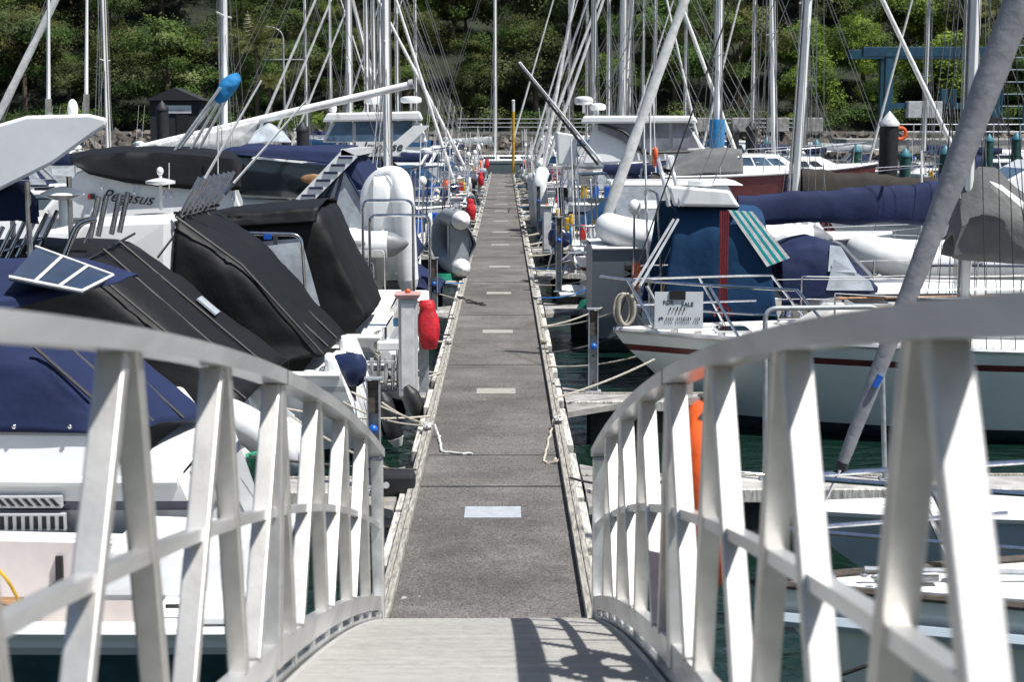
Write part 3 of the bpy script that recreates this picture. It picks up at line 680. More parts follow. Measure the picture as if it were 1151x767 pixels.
    for sd in (1,-1):
        pr = [h.pt(lerp(.45,.985,i/8), sd, .55, .1) for i in range(9)]; mb.tube([h.pt(.44,sd,0,.08)]+pr, .014, 'stainless', 6)
        for i in (1,3,5,7): mb.tube([pr[i]-Vector((.03,0,.55)), pr[i]], .012, 'stainless', 6)
    mb.build('bow_rail', t)
    q = MB(); q.box((h.x(0)-.28, 0, .28), (.6, B*.72, .06), 'deck_white'); q.build('swim_platform', t, bevel=.015)
    q = MB()
    for yy in (-.18,.18): q.tube(rounded([(h.x(0)-.05, B*.25+yy, h.fs+.25),(h.x(0)-.3, B*.25+yy, h.fs+.2),(h.x(0)-.55, B*.25+yy,.3)], .1), .014, 'stainless', 6)
    for k in range(3): q.tube([(h.x(0)-.36-.07*k, B*.25-.18, h.fs-.05-.22*k),(h.x(0)-.36-.07*k, B*.25+.18, h.fs-.05-.22*k)], .014, 'stainless', 6)
    q.build('boarding_ladder', t)
    if motor: outboard(t, (h.x(0)-.06, 0, h.fs*.75), motor)
    gear_up(t, h, Y, to)
    for k, tt in enumerate((.25,.55)): 
        sd = -1 if rz == 0 else 1
        fender(t, h.pt(tt, sd, -.4)+Vector((0,sd*.11,0)), .55, .11, ('gel_white','navy_paint')[k])
    return t, h
# ================================================================== SETTING
def struct(o): o['kind'] = 'structure'; return o
XC, HWI, HWO = -.11, .665, .765          # walkway centre line, inner and outer half width
PZ = .50                                 # walkway level above the water
# water
mb = MB(); mb.quad((-400,-60,0),(400,-60,0),(400,139,0),(-400,139,0), 'sea_water'); struct(mb.build('water'))
mb = MB(); mb.quad((-900,-70,-3),(900,-70,-3),(900,900,-3),(-900,900,-3), 'hill_soil'); struct(mb.build('seabed'))
# walkway
Y0, Y1 = 9.9, 107.5
mb = MB(); mb.box((XC,(Y0+Y1)/2,PZ-.06), (HWI*2, Y1-Y0, .12), 'walk')
wk = struct(mb.build('walkway'))
wk['label'] = 'long straight floating walkway with grey non-slip surface'
segs = []; y = Y0
plates = [G(560, v, PZ).y for v in (576.5, 440, 373, 329.7, 300, 275.3, 261, 248.6, 237.2, 229.9, 221, 216.4, 211, 206, 202)]
mb = MB(); 
for k, yy in enumerate(plates): mb = MB(); mb.box((XC+.015, yy, PZ+.003), (.49, .40, .006), 'plate_grey' if k == 0 else 'plate_cream'); o = mb.build('cover_plate', wk); 
mb = MB()
for k in range(len(plates)-1):
    mb.box((XC, (plates[k]*.62+plates[k+1]*.38), PZ+.002), (HWI*2-.01, .014, .006), 'seam')
mb.box((XC, plates[0]+1.0, PZ+.002), (HWI*2-.01, .03, .007), 'seam')
mb.build('joint_strip', wk)
for sd in (-1, 1):
    y = Y0; k = 0
    while y < Y1-.5:
        ln = min(3.0+random.uniform(-.3,.3), Y1-y)
        for q in range(2):
            mb = MB(); w = .046
            mb.box((XC+sd*(HWI+.027+q*.050), y+ln/2+q*.0, PZ+.004+random.uniform(-.004,.004)), (w, ln-.012, .13), 'timber'); mb.build('edge_plank', wk, bevel=.006)
        y += ln; k += 1
    # pale rubbing boards, set lower, in lengths with gaps
    y = Y0+.3
    while y < Y1-2:
        ln = random.uniform(1.2, 2.2)
        mb = MB(); mb.box((XC+sd*(HWO+.040), y+ln/2, PZ-.035+random.uniform(-.015,.01)), (.07, ln, .12), 'timber_pale', (0,0,random.uniform(-.006,.006))); mb.build('rubbing_board', wk, bevel=.01)
        y += ln+random.uniform(.12,.9)
y = Y0+1.4
while y < Y1:
    mb = MB(); mb.box((XC, y, .15), (HWO*2-.02, 2.2, .5), 'float_dark'); mb.build('float', wk, bevel=.04); y += 3.05
# cleats and knotted lines along the edges
def cleat(x, y, sd, label):
    t = thing('mooring_cleat', label, 'cleat', (x, y, PZ+.07), 0, 'cleats along the walkway edges')
    mb = MB(); mb.tube([(0,-.10,.055),(0,-.03,.045),(0,.03,.045),(0,.10,.055)], [.009,.015,.015,.009], 'galv', 8); mb.build('horn', t)
    mb = MB(); mb.box((0,0,.012), (.05,.09,.02), 'galv'); mb.box((0,-.025,.03), (.02,.02,.04), 'galv'); mb.box((0,.025,.03), (.02,.02,.04), 'galv'); mb.build('base', t)
    mb = MB()
    for k in range(5):
        a = random.uniform(.7,1.2); mb.tube([(math.cos(q*.7+k)*.045*a, math.sin(q*.7+k)*.075*a, .03+.008*k) for q in range(10)], .011, random.choice(['rope_cream','rope_white','rope_dark']), 6)
    mb.build('rope_turns', t)
    return t
CL = {}
# finger piers
def finger(Y, side, L, label, w=.7, planks=True):
    x0 = XC+side*(HWO+.10); x1 = x0+side*L
    t = thing('finger_pier', label, 'finger pier', (x0, Y, 0), 0, 'finger piers branching off the walkway')
    mb = MB(); mb.box((side*L/2, 0, PZ-.05), (L, w-.12, .10), 'concrete_pale'); mb.build('deck', t)
    for s in (-1,1):
        mb = MB(); mb.box((side*L/2, s*(w/2-.03), PZ-.045), (L, .055, .125), 'timber_pale' if s < 0 else 'timber'); mb.build('edge_plank', t, bevel=.008)
    mb = MB()
    n = max(1, int(L/2.2))
    for k in range(n): mb.box((side*(L*(k+.5)/n), 0, .16), (L/n*.7, w-.14, .5), 'float_dark')
    mb.build('float', t, bevel=.03)
    mb = MB(); mb.hexa([(0,-w/2-.55,PZ-.08),(side*.62,-w/2,PZ-.08),(side*.62,w/2,PZ-.08),(0,w/2+.55,PZ-.08),(0,-w/2-.55,PZ-.012),(side*.62,-w/2,PZ-.012),(side*.62,w/2,PZ-.012),(0,w/2+.55,PZ-.012)], 'concrete'); mb.build('knee', t)
    return t
lf = [(14.65,4.6,'left finger pier nearest the gangway, beside the boat with the navy canopy'),(20.45,6,'left finger pier carrying the tall power pedestal with a pink sloping top'),(28.7,6,'left finger pier beside the boat with the name Pegasus'),(34.4,7,'left finger pier under the grey upended inflatable')]
rt = [(14.75,6.5,'right finger pier nearest the gangway, with the tall steel hoop on it'),(19.45,1.9,'short right finger pier in front of the raked yacht bow, with a steel channel post'),(29.2,6.5,'right finger pier beside the tall grey hull'),(36.1,7,'right finger pier past the boat with the long white roof')]
for Y, L, lab in lf: finger(Y, -1, L, lab)
for Y, L, lab in rt: finger(Y, 1, L, lab)
FARN = ['fifth','sixth','seventh','eighth','ninth','tenth','eleventh','twelfth','thirteenth','fourteenth']
fy = [41.2,49,57,64.8,72.8,80.8,88.8,96.8]
for k, Y in enumerate(fy): finger(Y, -1, 8, 'far finger pier on the left of the walkway, %s from the gangway' % FARN[k])
fyr = [43,50.6,58.5,66.5,74.5,82.5,90.5,98.5]
for k, Y in enumerate(fyr): finger(Y, 1, 8, 'far finger pier on the right of the walkway, %s from the gangway' % FARN[k])
# cleats
k = 0
near_lab = {(-1,0):'cleat on the left edge with a frayed white rope tail', (1,0):'cleat on the right edge with a knotted rope hanging onto the walkway'}
cy = {-1:[G(500,490,PZ).y, G(515,392,PZ).y, G(525,340,PZ).y, G(530,309,PZ).y, G(533,285,PZ).y], 1:[G(640,483,PZ).y, G(612,392,PZ).y, G(608,341,PZ).y, G(603,305,PZ).y, G(597,281,PZ).y, G(594,266,PZ).y]}
ordn = ['first','second','third','fourth','fifth','sixth']
for sd in (-1,1):
    for k, yy in enumerate(cy[sd]):
        cleat(XC+sd*(HWI+.05), yy, sd, near_lab.get((sd,k), '%s roped cleat from the gangway on the %s edge of the walkway' % (ordn[k], 'left' if sd < 0 else 'right')))
    yy = cy[sd][-1]+2.6; proto = None
    while yy < 106:
        lab = 'small far cleat wound with rope on the %s edge of the walkway' % ('left' if sd < 0 else 'right')
        if proto is None: proto = cleat(XC+sd*(HWI+.05), yy, sd, lab)
        else: place(proto, (XC+sd*(HWI+.05), yy, PZ+.07), (0,0,0), lab)
        yy += random.uniform(2.2,3.6)
# ================================================================== GANGWAY
def drop(Y): return -.019+.0964*Y+.0109*Y*Y
def rz_(Y): return CAM_Z-drop(Y)                      # top of hand rail
XL, XR = -.82, .615                                   # rail centre planes
gw = thing('gangway', 'arched aluminium gangway with lattice side rails in the foreground', 'gangway', (XC, 10.1, .6), 0)
YA, YB = -1.6, 10.2
Ys = [YA+(YB-YA)*i/60 for i in range(61)]
def bar(x, off, w, h, m, name, y0=YA, y1=YB, bev=.006, n=60):
    mb = MB(); rows = []
    for i in range(n+1):
        Y = y0+(y1-y0)*i/n; z = rz_(Y)-off
        rows.append([(x-w/2,Y,z),(x+w/2,Y,z),(x+w/2,Y,z-h),(x-w/2,Y,z-h),(x-w/2,Y,z)])
    mb.rows(rows, m, False)
    mb.face(tuple(range(0,4)), m); nb = len(mb.v)-5; mb.face(tuple(nb+k for k in range(4)), m)
    return mb.build(name, gw, world=True)
for x in (XL, XR):
    o = bar(x, .0, .098, .052, 'alu', 'hand_rail'); 
    bar(x, .50, .040, .034, 'alu', 'mid_rail')
    bar(x, .99, .050, .095, 'alu', 'bottom_rail')
    ax = [10.17-.03]+[9.04-1.13*k for k in range(9)]
    sp = [9.04-1.13*k for k in range(9)]
    for k, ya in enumerate(sp):
        for s in (-1, 1):
            yb = ya+s*.43-(.0964+.0218*ya)*.93
            if yb > 10.1: yb = 10.08
            mb = MB(); mb.beam((x, ya+s*.055, rz_(ya)-.050), (x, yb, rz_(yb)-.995), .064, .044, 'alu_matt', up=(0,1,0)); mb.build('lattice_bar', gw, world=True, bevel=.006)
        if k in (3, 7):
            yp_ = ya-(.0964+.0218*ya)*.98; mb = MB(); mb.beam((x, ya, rz_(ya)-.055), (x, yp_, rz_(yp_)-1.08), .075, .075, 'alu_matt', up=(0,1,0)); mb.build('post', gw, world=True, bevel=.006)
            mb = MB(); mb.box((x, ya, rz_(ya)-.026), (.102,.004,.056), 'seam'); mb.build('rail_joint', gw, world=True)
    mb = MB(); mb.beam((x, 10.17, rz_(10.17)-.07), (x, 10.17, rz_(10.17)-1.16), .075, .075, 'alu', up=(0,1,0)); mb.build('post', gw, world=True, bevel=.006)
    # outer deck channel and brackets
    bar(x+(.01 if x > 0 else -.01), 1.125, .06, .09, 'alu', 'deck_channel')
    for k in range(18):
        ya = 9.9-.565*k; mb = MB(); mb.box((x, ya, rz_(ya)-1.11), (.045,.05,.05), 'alu'); mb.build('bracket', gw, world=True)
mb = MB(); rows = []
for Y in Ys:
    z = rz_(Y)-1.14; rows.append([(XL+.035,Y,z),(XR-.035,Y,z)])
mb.rows(rows, 'alu_deck', True)
mb.rows([[(p[0][0],p[0][1],p[0][2]-.04),(p[1][0],p[1][1],p[1][2]-.04)] for p in rows], 'alu_deck', True)
mb.build('deck_plate', gw, world=True)
mb = MB()
for i in range(1, 230):
    Y = YA+i*.05; z = rz_(Y)-1.139; sl = -(.0964+.0218*Y); mb.box(((XL+XR)/2, Y, z), (XR-XL-.12, .008, .005), 'alu_deck', (math.atan(sl),0,0))
mb.build('grip_rib', gw, world=True)
mb = MB(); mb.box(((XL+XR)/2, 10.2, rz_(10.2)-1.17), (XR-XL-.1, .05, .05), 'alu'); mb.build('end_bar', gw, world=True)
for xx in (XL+.12, XR-.12):
    mb = MB(); mb.lathe((xx, 10.1, .555), [(.05,-.03),(.05,.03)], 'rubber', 14, 'x'); mb.build('roller', gw, world=True)
# lifebuoy hung outside the right rail
gb = thing('bucket', 'green plastic bucket on the left finger pier nearest the gangway', 'bucket', (PX(288,14.6), 14.6, PZ)); mb = MB(); mb.lathe((0,0,0),[(.12,0),(.16,.30),(.17,.31),(.15,.30),(.11,.03)],'green_net',16); mb.build('pail', gb); mb = MB(); mb.tube(arc((-.16,0,.30),(0,-.1,.16),(.16,0,.30),8),.006,'stainless',5); mb.build('handle', gb)
lb = thing('lifebuoy', 'orange lifebuoy ring with grey rope hung outside the right gangway rail', 'lifebuoy', (XR+.128, 5.82, 2.49), R(-5))
mb = MB(); pts = [(0, .295*math.sin(2*math.pi*i/36), .295*math.cos(2*math.pi*i/36)) for i in range(37)]; mb.tube(pts, .074, 'orange_plastic', 14); mb.build('ring', lb)
for k in range(4):
    a = math.pi/4+k*math.pi/2; mb = MB(); mb.tube([(0,.285*math.sin(a+d),.285*math.cos(a+d)) for d in (-.05,0,.05)], .077, 'orange_plastic', 14); mb.build('band', lb)
mb = MB(); mb.tube([(.0+.02*math.sin(i*2), (.345+.03*abs(math.sin(2*(a_+.78))))*math.sin(a_), (.345+.03*abs(math.sin(2*(a_+.78))))*math.cos(a_)) for i, a_ in enumerate([2*math.pi*j/40 for j in range(41)])], .012, 'rope_dark', 6); mb.build('grab_line', lb)
mb = MB(); mb.beam((-.06,0,.22),(-.06,0,.5),.03,.03,'alu'); mb.box((-.03,0,.36),(.07,.05,.03),'alu'); mb.build('hanger', lb)
# ================================================================== MARINA FURNITURE
def steel_post(x, Y, H, label, ball='blue_plastic', z0=PZ):
    t = thing('mooring_post', label, 'post', (x, Y, z0), 0, 'steel channel posts on the finger piers')
    w, d = .11, .09; mb = MB()
    mb.box((-w/2,0,H/2), (.012,d,H), 'galv'); mb.box((w/2,0,H/2), (.012,d,H), 'galv'); mb.box((0,d/2,(H-.3)/2), (w,.010,H-.3), 'galv'); mb.box((0,0,.01), (.2,.2,.02), 'galv'); mb.build('channel', t)
    mb = MB(); mb.box((0,.01,H-.17), (w-.014,d-.02,.30), 'timber_brown'); mb.build('timber_block', t)
    mb = MB(); mb.box((0,0,H+.008), (w+.05,d+.04,.014), 'galv'); mb.build('cap', t)
    mb = MB(); mb.ell((0,-d/2-.02,H-.46), (.045,.045,.045), ball, 12, 8); mb.tube([(0,0,H-.46),(0,-d/2-.02,H-.46)], .02, 'cap_white', 8); mb.build('knob', t)
    mb = MB(); mb.tube([(0,-.05,H*.45),(0,-.055,H*.45+.001)], .018, 'rubber', 8); mb.tube([(0,-.05,H*.12),(0,-.055,H*.12+.001)], .018, 'rubber', 8); mb.build('bolt', t)
    return t
p = G(421, 548, PZ); sp1 = steel_post(p.x, p.y, 1.02, 'steel post with a blue knob and yellow tag by the left gangway rail')
mb = MB(); mb.box((0,-.075,.42), (.035,.01,.10), 'yellow_paint'); mb.build('tag', sp1)
p = G(666.5, 441, PZ); steel_post(p.x, p.y, 1.05, 'steel channel post with a blue knob beside the raked yacht bow on the right')
p = G(524, 345, PZ); steel_post(-1.25, 28.75, .95, 'steel channel post with a blue knob behind the red hose cover')
p = G(628, 328, PZ); steel_post(p.x, p.y, 1.5, 'tall galvanized post on the right with rope and red cloth near it')
p = G(605, 262, PZ); steel_post(p.x, p.y, 1.45, 'far galvanized post on the right edge below the upended dinghy')
def pedestal(x, Y, H, label, pink=True):
    t = thing('power_pedestal', label, 'power pedestal', (x, Y, PZ), 0, 'power pedestals along the walkway')
    mb = MB(); mb.box((0,0,H*.5), (.23,.22,H), 'ped_grey'); mb.build('column', t, bevel=.03)
    mb = MB(); mb.box((0,-.112,H*.52), (.16,.012,H*.86), 'cap_white'); mb.build('panel', t, bevel=.004)
    mb = MB(); mb.hexa([(-.13,-.13,H-.01),(.13,-.13,H-.01),(.13,.13,H-.01),(-.13,.13,H-.01),(-.17,-.16,H+.045),(.17,-.16,H+.045),(.16,.15,H+.06),(-.16,.15,H+.06)], 'pink_top' if pink else 'cap_white'); mb.build('hood', t, bevel=.008)
    mb = MB(); mb.ell((0,0,H+.07), (.035,.035,.035), 'orange_plastic', 10, 6); mb.build('beacon', t)
    mb = MB()
    for k in range(2): mb.box((-.135-.02, -.04+.09*k, H*.75), (.05,.06,.09), 'lblue_plastic')
    mb.build('socket', t, bevel=.004)
    return t
p = G(459.5, 446, PZ); pedestal(p.x, p.y, 1.24, 'tall grey power pedestal with a pink sloping top beside the red hose cover')
def hose(x, Y, label, H=1.12, w=.27, h=.60):
    t = thing('hose_reel', label, 'hose reel', (x, Y, PZ), 0, 'red covered hose reels along the left edge')
    mb = MB(); mb.box((-.05,.04,H/2-.2), (.12,.06,H-.2), 'galv'); mb.build('stand', t, bevel=.005)
    rows = []
    for i in range(13):
        f = i/12; z = H-h+h*f; s = (.72+.35*math.sin(math.pi*min(1,f*1.25)))*(1 if f < .93 else .82); rows.append([((w/2*s*math.copysign(abs(math.cos(a))**.55,math.cos(a)))+.02*(1-f), .17*s*math.copysign(abs(math.sin(a))**.6,math.sin(a))-.06, z) for a in [2*math.pi*k/20 for k in range(21)]])
    rows = refine(rows, 1, 1, .035, 5, Y)
    mb = MB(); mb.rows(rows, 'red_cover'); b = len(mb.v); mb.face(tuple(b-21+k for k in range(20)), 'red_cover'); mb.build('cover', t, solid=.006)
    mb = MB(); mb.lathe((0,-.04,H-h*.45), [(.09,-.05),(.09,.05)], 'rubber', 18, 'x'); mb.build('reel', t)
    return t
p = G(481, 441, PZ); hose(p.x, p.y, 'red hose reel cover, largest and nearest of those on the left', H=1.17)
for k, (px, pyb, lab) in enumerate(((528.7,262,'second red hose reel cover, behind the grey upended inflatable'),(540,222,'third red hose reel cover, a small red block left of the walkway'),(547,206,'farthest red hose reel cover near the end of the walkway'))):
    Y = (47, 73, 100)[k]; hose(PX(px, Y)-.0, Y, lab, H=1.15)
for k, (Y, lab) in enumerate(((46,'pale pedestal just in front of the second red hose cover'),(72,'pale pedestal beside the third red hose cover'),(99,'pale pedestal beside the farthest red hose cover'))):
    pedestal(-1.35, Y, 1.2, lab, False)
for k, (Y, lab) in enumerate(((41.5,'pale pedestal on the right edge left of the white cuddy boat'),(57,'farther pale pedestal on the right edge'))):
    pedestal(1.12, Y, 1.2, lab, False)
# tall steel hoop and rails on the nearest right finger
hp = thing('boarding_rail', 'tall grey steel hoop rail standing on the nearest right finger pier', 'handrail', (2.4, 14.9, PZ), 0)
a = P(860, 540, 14.9); b = P(860, 347, 14.9); c = P(990, 345, 14.9); d = P(994, 556, 14.9)
mb = MB(); mb.tube(rounded([(a.x,14.9,PZ), b, c, (d.x,14.9,PZ)], .12, 6), .024, 'galv', 10); mb.build('hoop', hp, world=True)
for q in (a, d):
    mb = MB(); mb.box((q.x,14.9,PZ+.008), (.11,.11,.016), 'galv'); mb.build('foot_plate', hp, world=True)
mb = MB(); q = P(862, 470, 14.9); mb.tube([q, q+Vector((.05,0,.06)), q+Vector((.04,0,.14)), q+Vector((.02,0,.2))], .008, 'stainless', 6); mb.build('hook', hp, world=True)
# yellow pole at the far end
yp = thing('marker_pole', 'yellow pole with a white top at the far end of the walkway', 'pole', (PX(577,106), 106, PZ), 0)
mb = MB(); mb.tube([(0,0,0),(0,0,4.1)], .095, 'yellow_paint', 10); mb.build('pole', yp)
mb = MB(); mb.tube([(0,0,4.1),(0,0,4.75)], .10, 'cap_white', 10); mb.lathe((0,0,4.75), [(.11,0),(.12,.05),(.02,.12)], 'cap_white', 10); mb.build('top_sleeve', yp)
# dock box (dark plastic case) beside the walkway, lower left
bx = thing('cable_case', 'dark blue-black plastic case on the left finger pier by the gangway', 'case', (G(447,556,PZ).x-.02, 14.35, PZ), 0)
mb = MB(); mb.box((0,0,.10), (.36,.22,.20), 'rubber'); mb.build('body', bx, bevel=.04)
mb = MB(); mb.lathe((-.08,-.115,.10), [(.03,-.005),(.03,.005)], 'cap_white', 12, 'y'); mb.build('inlet', bx)
cb = MB(); q = bx.location; cb.tube(arc(q+Vector((-.15,-.1,.1)), q+Vector((-.1,-.35,-.1)), q+Vector((.15,-.55,-.15)), 8), .013, 'yellow_paint', 6); tag(cb.build('power_cable'), 'yellow power cable looping down from the dark case', 'cable')
# ropes
def rope(name, pts, r, m, label, group=None):
    mb = MB(); mb.tube(pts, r, m, 6); return tag(mb.build(name), label, 'rope', group)
c = Vector((XC-HWI-.05, cy[-1][0], PZ+.11))
def wig(a, b, n, amp, z=None):
    a = Vector(a); b = Vector(b); out = []
    for i in range(n+1):
        p = a.lerp(b, i/n)+Vector((random.uniform(-amp,amp), random.uniform(-amp,amp)*2, 0)); 
        if z is not None and i > 2: p.z = z
        out.append(p)
    return out
q = G(530, 511, PZ+.012); q0 = G(497, 508, PZ+.012)
rope('mooring_line', [c, c+Vector((.08,-.05,.02)), c+Vector((.12,-.1,-.09))]+wig(c+Vector((.13,-.12,-.09)), q0, 8, .012, PZ+.014)+wig(q0, q, 8, .014, PZ+.014), .014, 'rope_white', 'frayed white rope tail lying on the left of the walkway')
q = G(612, 520, PZ+.012); c2 = Vector((XC+HWI+.05, cy[1][0], PZ+.11)); q1 = G(634,520,PZ+.012)
rope('mooring_line', [c2, c2+Vector((-.06,-.02,.0))]+wig(c2+Vector((-.08,-.06,-.09)), q, 9, .012, PZ+.014)+wig(q, q1, 7, .03, PZ+.02)+wig(q1, q+Vector((.1,.05,0)), 7, .03, PZ+.03), .013, 'rope_cream', 'cream rope with a tangled end lying on the right of the walkway')
q = G(545, 343, PZ+.012); c3 = Vector((XC-HWI-.05, cy[-1][2], PZ+.1))
rope('mooring_line', wig(c3, q, 12, .03, PZ+.02)+wig(q, c3+Vector((.15,.1,0)), 10, .04, PZ+.03), .016, 'rope_dark', 'dark bundled rope tail lying across the left edge of the walkway')
# ================================================================== NEAR BOATS, LEFT SIDE
EDGE_L = XC-HWO-.1; EDGE_R = XC+HWO+.1
def boat(name, label, cat, Xe, Y, L, side, to, group=None):
    cx, rz = centre(Xe, L, side, to); return thing(name, label, cat, (cx, Y, 0), rz, group)
def panel(parent, pts, m, name, th=.012, world=True):
    p = [Vector(q) for q in pts]; n = (p[1]-p[0]).cross(p[2]-p[0]).normalized()*th/2
    mb = MB(); k = len(p); a = mb.add([q-n for q in p]); mb.add([q+n for q in p])
    mb.face(tuple(range(k-1,-1,-1)), m); mb.face(tuple(range(k,2*k)), m)
    for i in range(k): mb.face((i,(i+1)%k,k+(i+1)%k,k+i), m)
    return mb.build(name, parent, world=world)
# --- B: open runabout, nearest left
t = boat('runabout', 'open white runabout with a pale pink inside, nearest boat at lower left', 'motorboat', -1.62, 10.5, 6.2, -1, 'stern')
h = Hull(6.2, 2.25, .80, .98, tw=.95, rake=.9, srake=-.05, pw=2.8, flare=.6, main='gel_white', stripe='gel_grey', low='teal_paint')
h.build(t); h.deck(t, m='gel_white', cp=(.09,.80), floor=.25, inner='gel_pink'); h.rub(t, 'gel_white', .035)
mb = MB(); mb.box((h.x(.03), 0, .84), (.36, 2.0, .06), 'gel_white'); mb.build('transom_step', t, bevel=.02)
for yy in (-.9,.9):
    mb = MB(); mb.tube([(h.x(.05),yy,.90),(h.x(.05)+.16,yy,.90)], .014, 'rubber', 6); mb.build('cleat', t)
q = P(66, 628, 11.4); mb = MB(); mb.beam((q.x,11.42,.72),(q.x,11.40,.52),.05,.04,'rubber'); mb.beam((q.x,11.40,.53),(q.x-.07,11.38,.49),.05,.03,'rubber'); mb.build('rod_clip', t, world=True)
mb = MB(); c = P(8, 690, 10.5); mb.box((c.x-.1,10.6,.42),(.34,.3,.36),'gel_white'); mb.build('battery_box', t, world=True, bevel=.02)
mb = MB(); mb.box((c.x-.1,10.6,.61),(.30,.26,.02),'teak'); mb.build('box_lid', t, world=True)
mb = MB(); mb.tube(arc(c+Vector((-.3,.2,.35)), c+Vector((.05,.0,.35)), c+Vector((.15,-.05,-.1)), 10), .012, 'yellow_paint', 6); mb.build('fuel_hose', t, world=True)
mb = MB(); mb.hexa([(h.x(.0)+.02,-.5,.80),(h.x(.17),-.5,.80),(h.x(.17),.5,.80),(h.x(.0)+.02,.5,.80),(h.x(.01)+.05,-.45,1.12),(h.x(.15),-.42,1.16),(h.x(.15),.42,1.16),(h.x(.01)+.05,.45,1.12)],'gel_white'); mb.build('engine_box', t, bevel=.05)
mb = MB(); c = P(250,735,9.6); mb.tube([P(243,720,9.5), P(255,733,9.5), P(264,752,9.45), P(266,775,9.4)], .018, 'rope_white', 7); mb.build('dock_line', t, world=True)
# --- A: navy canopy boat
t = boat('cabin_cruiser', 'white cruiser with a navy canopy and louvred blue stripe at far left', 'motorboat', -2.45, 13.0, 8, -1, 'stern')
h = Hull(8, 2.5, 1.2, 1.45, tw=.95, rake=.9, srake=-.45, pw=2.5, flare=.5, main='gel_white', stripe='navy_paint', low='gel_grey')  # low band greyed: shade under the white hull's flare put into the colour
h.build(t); h.deck(t, cp=(.05,.4)); h.rub(t, 'gel_white', .04)
mb = MB(); 
for sd in (1,-1): mb.hexa([(h.x(.02),sd*.98,1.18),(h.x(.6),sd*.98,1.22),(h.x(.6),sd*1.17,1.22),(h.x(.02),sd*1.15,1.18),(h.x(.05),sd*1.0,1.54),(h.x(.6),sd*1.0,1.60),(h.x(.6),sd*1.10,1.60),(h.x(.05),sd*1.08,1.54)], 'gel_white')
mb.build('coaming', t, bevel=.03)
for k, (x0,x1,y0,y1,n) in enumerate(((-60,70,558,572,13),(-60,74,578,598,14))):
    a = P(x0,y0,11.74); b = P(x1,y1,11.74); yv = 11.765
    mb = MB(); mb.box(((a.x+b.x)/2, yv, (a.z+b.z)/2), (b.x-a.x, .05, a.z-b.z), 'gel_grey'); vt = mb.build('vent_panel', t, world=True, bevel=.008)
    mb = MB()
    for i in range(n):
        xx = lerp(a.x, b.x, (i+.5)/n); w = (b.x-a.x)/n*.52
        mb.hexa([(xx-w/2,yv-.028,b.z+.02),(xx+w/2,yv-.028,b.z+.02),(xx+w/2,yv-.02,b.z+.02),(xx-w/2,yv-.02,b.z+.02),(xx-w/2+(-.05 if k==0 else 0),yv-.028,a.z-.02),(xx+w/2+(-.05 if k==0 else 0),yv-.028,a.z-.02),(xx+w/2+(-.05 if k==0 else 0),yv-.02,a.z-.02),(xx-w/2+(-.05 if k==0 else 0),yv-.02,a.z-.02)], 'rubber')
    mb.build('louvre', vt, world=True)
canopy(t, [[(-6.6,11.86,1.56),(-6.6,12.05,2.2),(-6.6,13.95,2.2),(-6.6,14.12,1.5)],
           [(-3.55,11.86,1.56),(-3.55,12.0,2.18),(-3.45,13.95,2.12),(-3.45,14.12,1.5)],
           [(-2.88,11.88,1.54),(-2.86,11.95,1.56),(-2.62,14.0,1.28),(-2.60,14.1,1.16)]], 'navy_canvas', 9, 8, .035, 1.4, 3)
seams(t, [[(-3.55+.0,12.6,2.20),(-2.80,12.6,1.50)],[(-3.5,13.3,2.18),(-2.70,13.3,1.40)],[(-3.55,12.0,2.19),(-2.86,11.95,1.57)]], 'rubber', .016)
for k in range(9):
    xx = -6.2+k*.42; mb = MB(); mb.ell((xx,11.85,1.60),(.018,.012,.018),'stainless',8,5); mb.build('snap_button', t, world=True)
canopy(t, [[(-7.2,11.7,2.52),(-7.2,11.75,2.60),(-7.2,14.7,2.66),(-7.2,14.75,2.5)],[(-5.2,11.65,2.40),(-5.2,11.72,2.60),(-5.0,14.5,2.66),(-5.0,14.55,2.5)],[(-3.95,11.9,2.42),(-3.95,11.95,2.54),(-3.8,14.3,2.69),(-3.8,14.35,2.6)],[(-3.15,13.25,2.56),(-3.15,13.28,2.575),(-3.1,13.5,2.585),(-3.1,13.52,2.57)]], 'navy_canvas', 8, 6, .012, 1.2, 8, name='bimini')
SPQ = [P(10,314,12.2), P(92,330,12.35), P(127,312,13.35), P(40,280,13.9)]
sp = panel(t, SPQ, 'solar', 'solar_panel', .02)
mb = MB()
u_ = Vector((0,0,.02))
for a, b in ((SPQ[0],SPQ[1]),(SPQ[1],SPQ[2]),(SPQ[2],SPQ[3]),(SPQ[0].lerp(SPQ[1],.35),SPQ[3].lerp(SPQ[2],.35)),(SPQ[0].lerp(SPQ[1],.68),SPQ[3].lerp(SPQ[2],.68))): mb.tube([a+u_,b+u_], .014, 'sail_white', 5)
mb.build('panel_border', sp, world=True)
mb = MB()
for yy in (12.3, 13.9): mb.tube([(-4.6,yy,1.5),(-4.3,yy,2.6)], .016, 'stainless', 8); mb.tube([(-6.6,yy,1.5),(-6.4,yy,2.6)], .016, 'stainless', 8)
mb.build('bimini_frame', t, world=True)
mb = MB(); mb.box((-2.15,13.0,.42),(.7,2.0,.07),'gel_white'); mb.build('swim_platform', t, world=True, bevel=.02)
mb = MB()
for yy in (12.2,12.55): mb.tube(rounded([(-2.42,yy,1.22),(-2.30,yy,1.20),(-1.92,yy,.40)],.08), .018, 'stainless', 8)
for k in range(3): mb.tube([(-2.22+.10*k,12.2,1.04-.21*k),(-2.22+.10*k,12.55,1.04-.21*k)], .016, 'stainless', 8)
mb.build('boarding_ladder', t, world=True)
mb = MB(); mb.box((-2.43,13.5,.95),(.02,.20,.14),'red_paint'); mb.build('transom_badge', t, world=True)
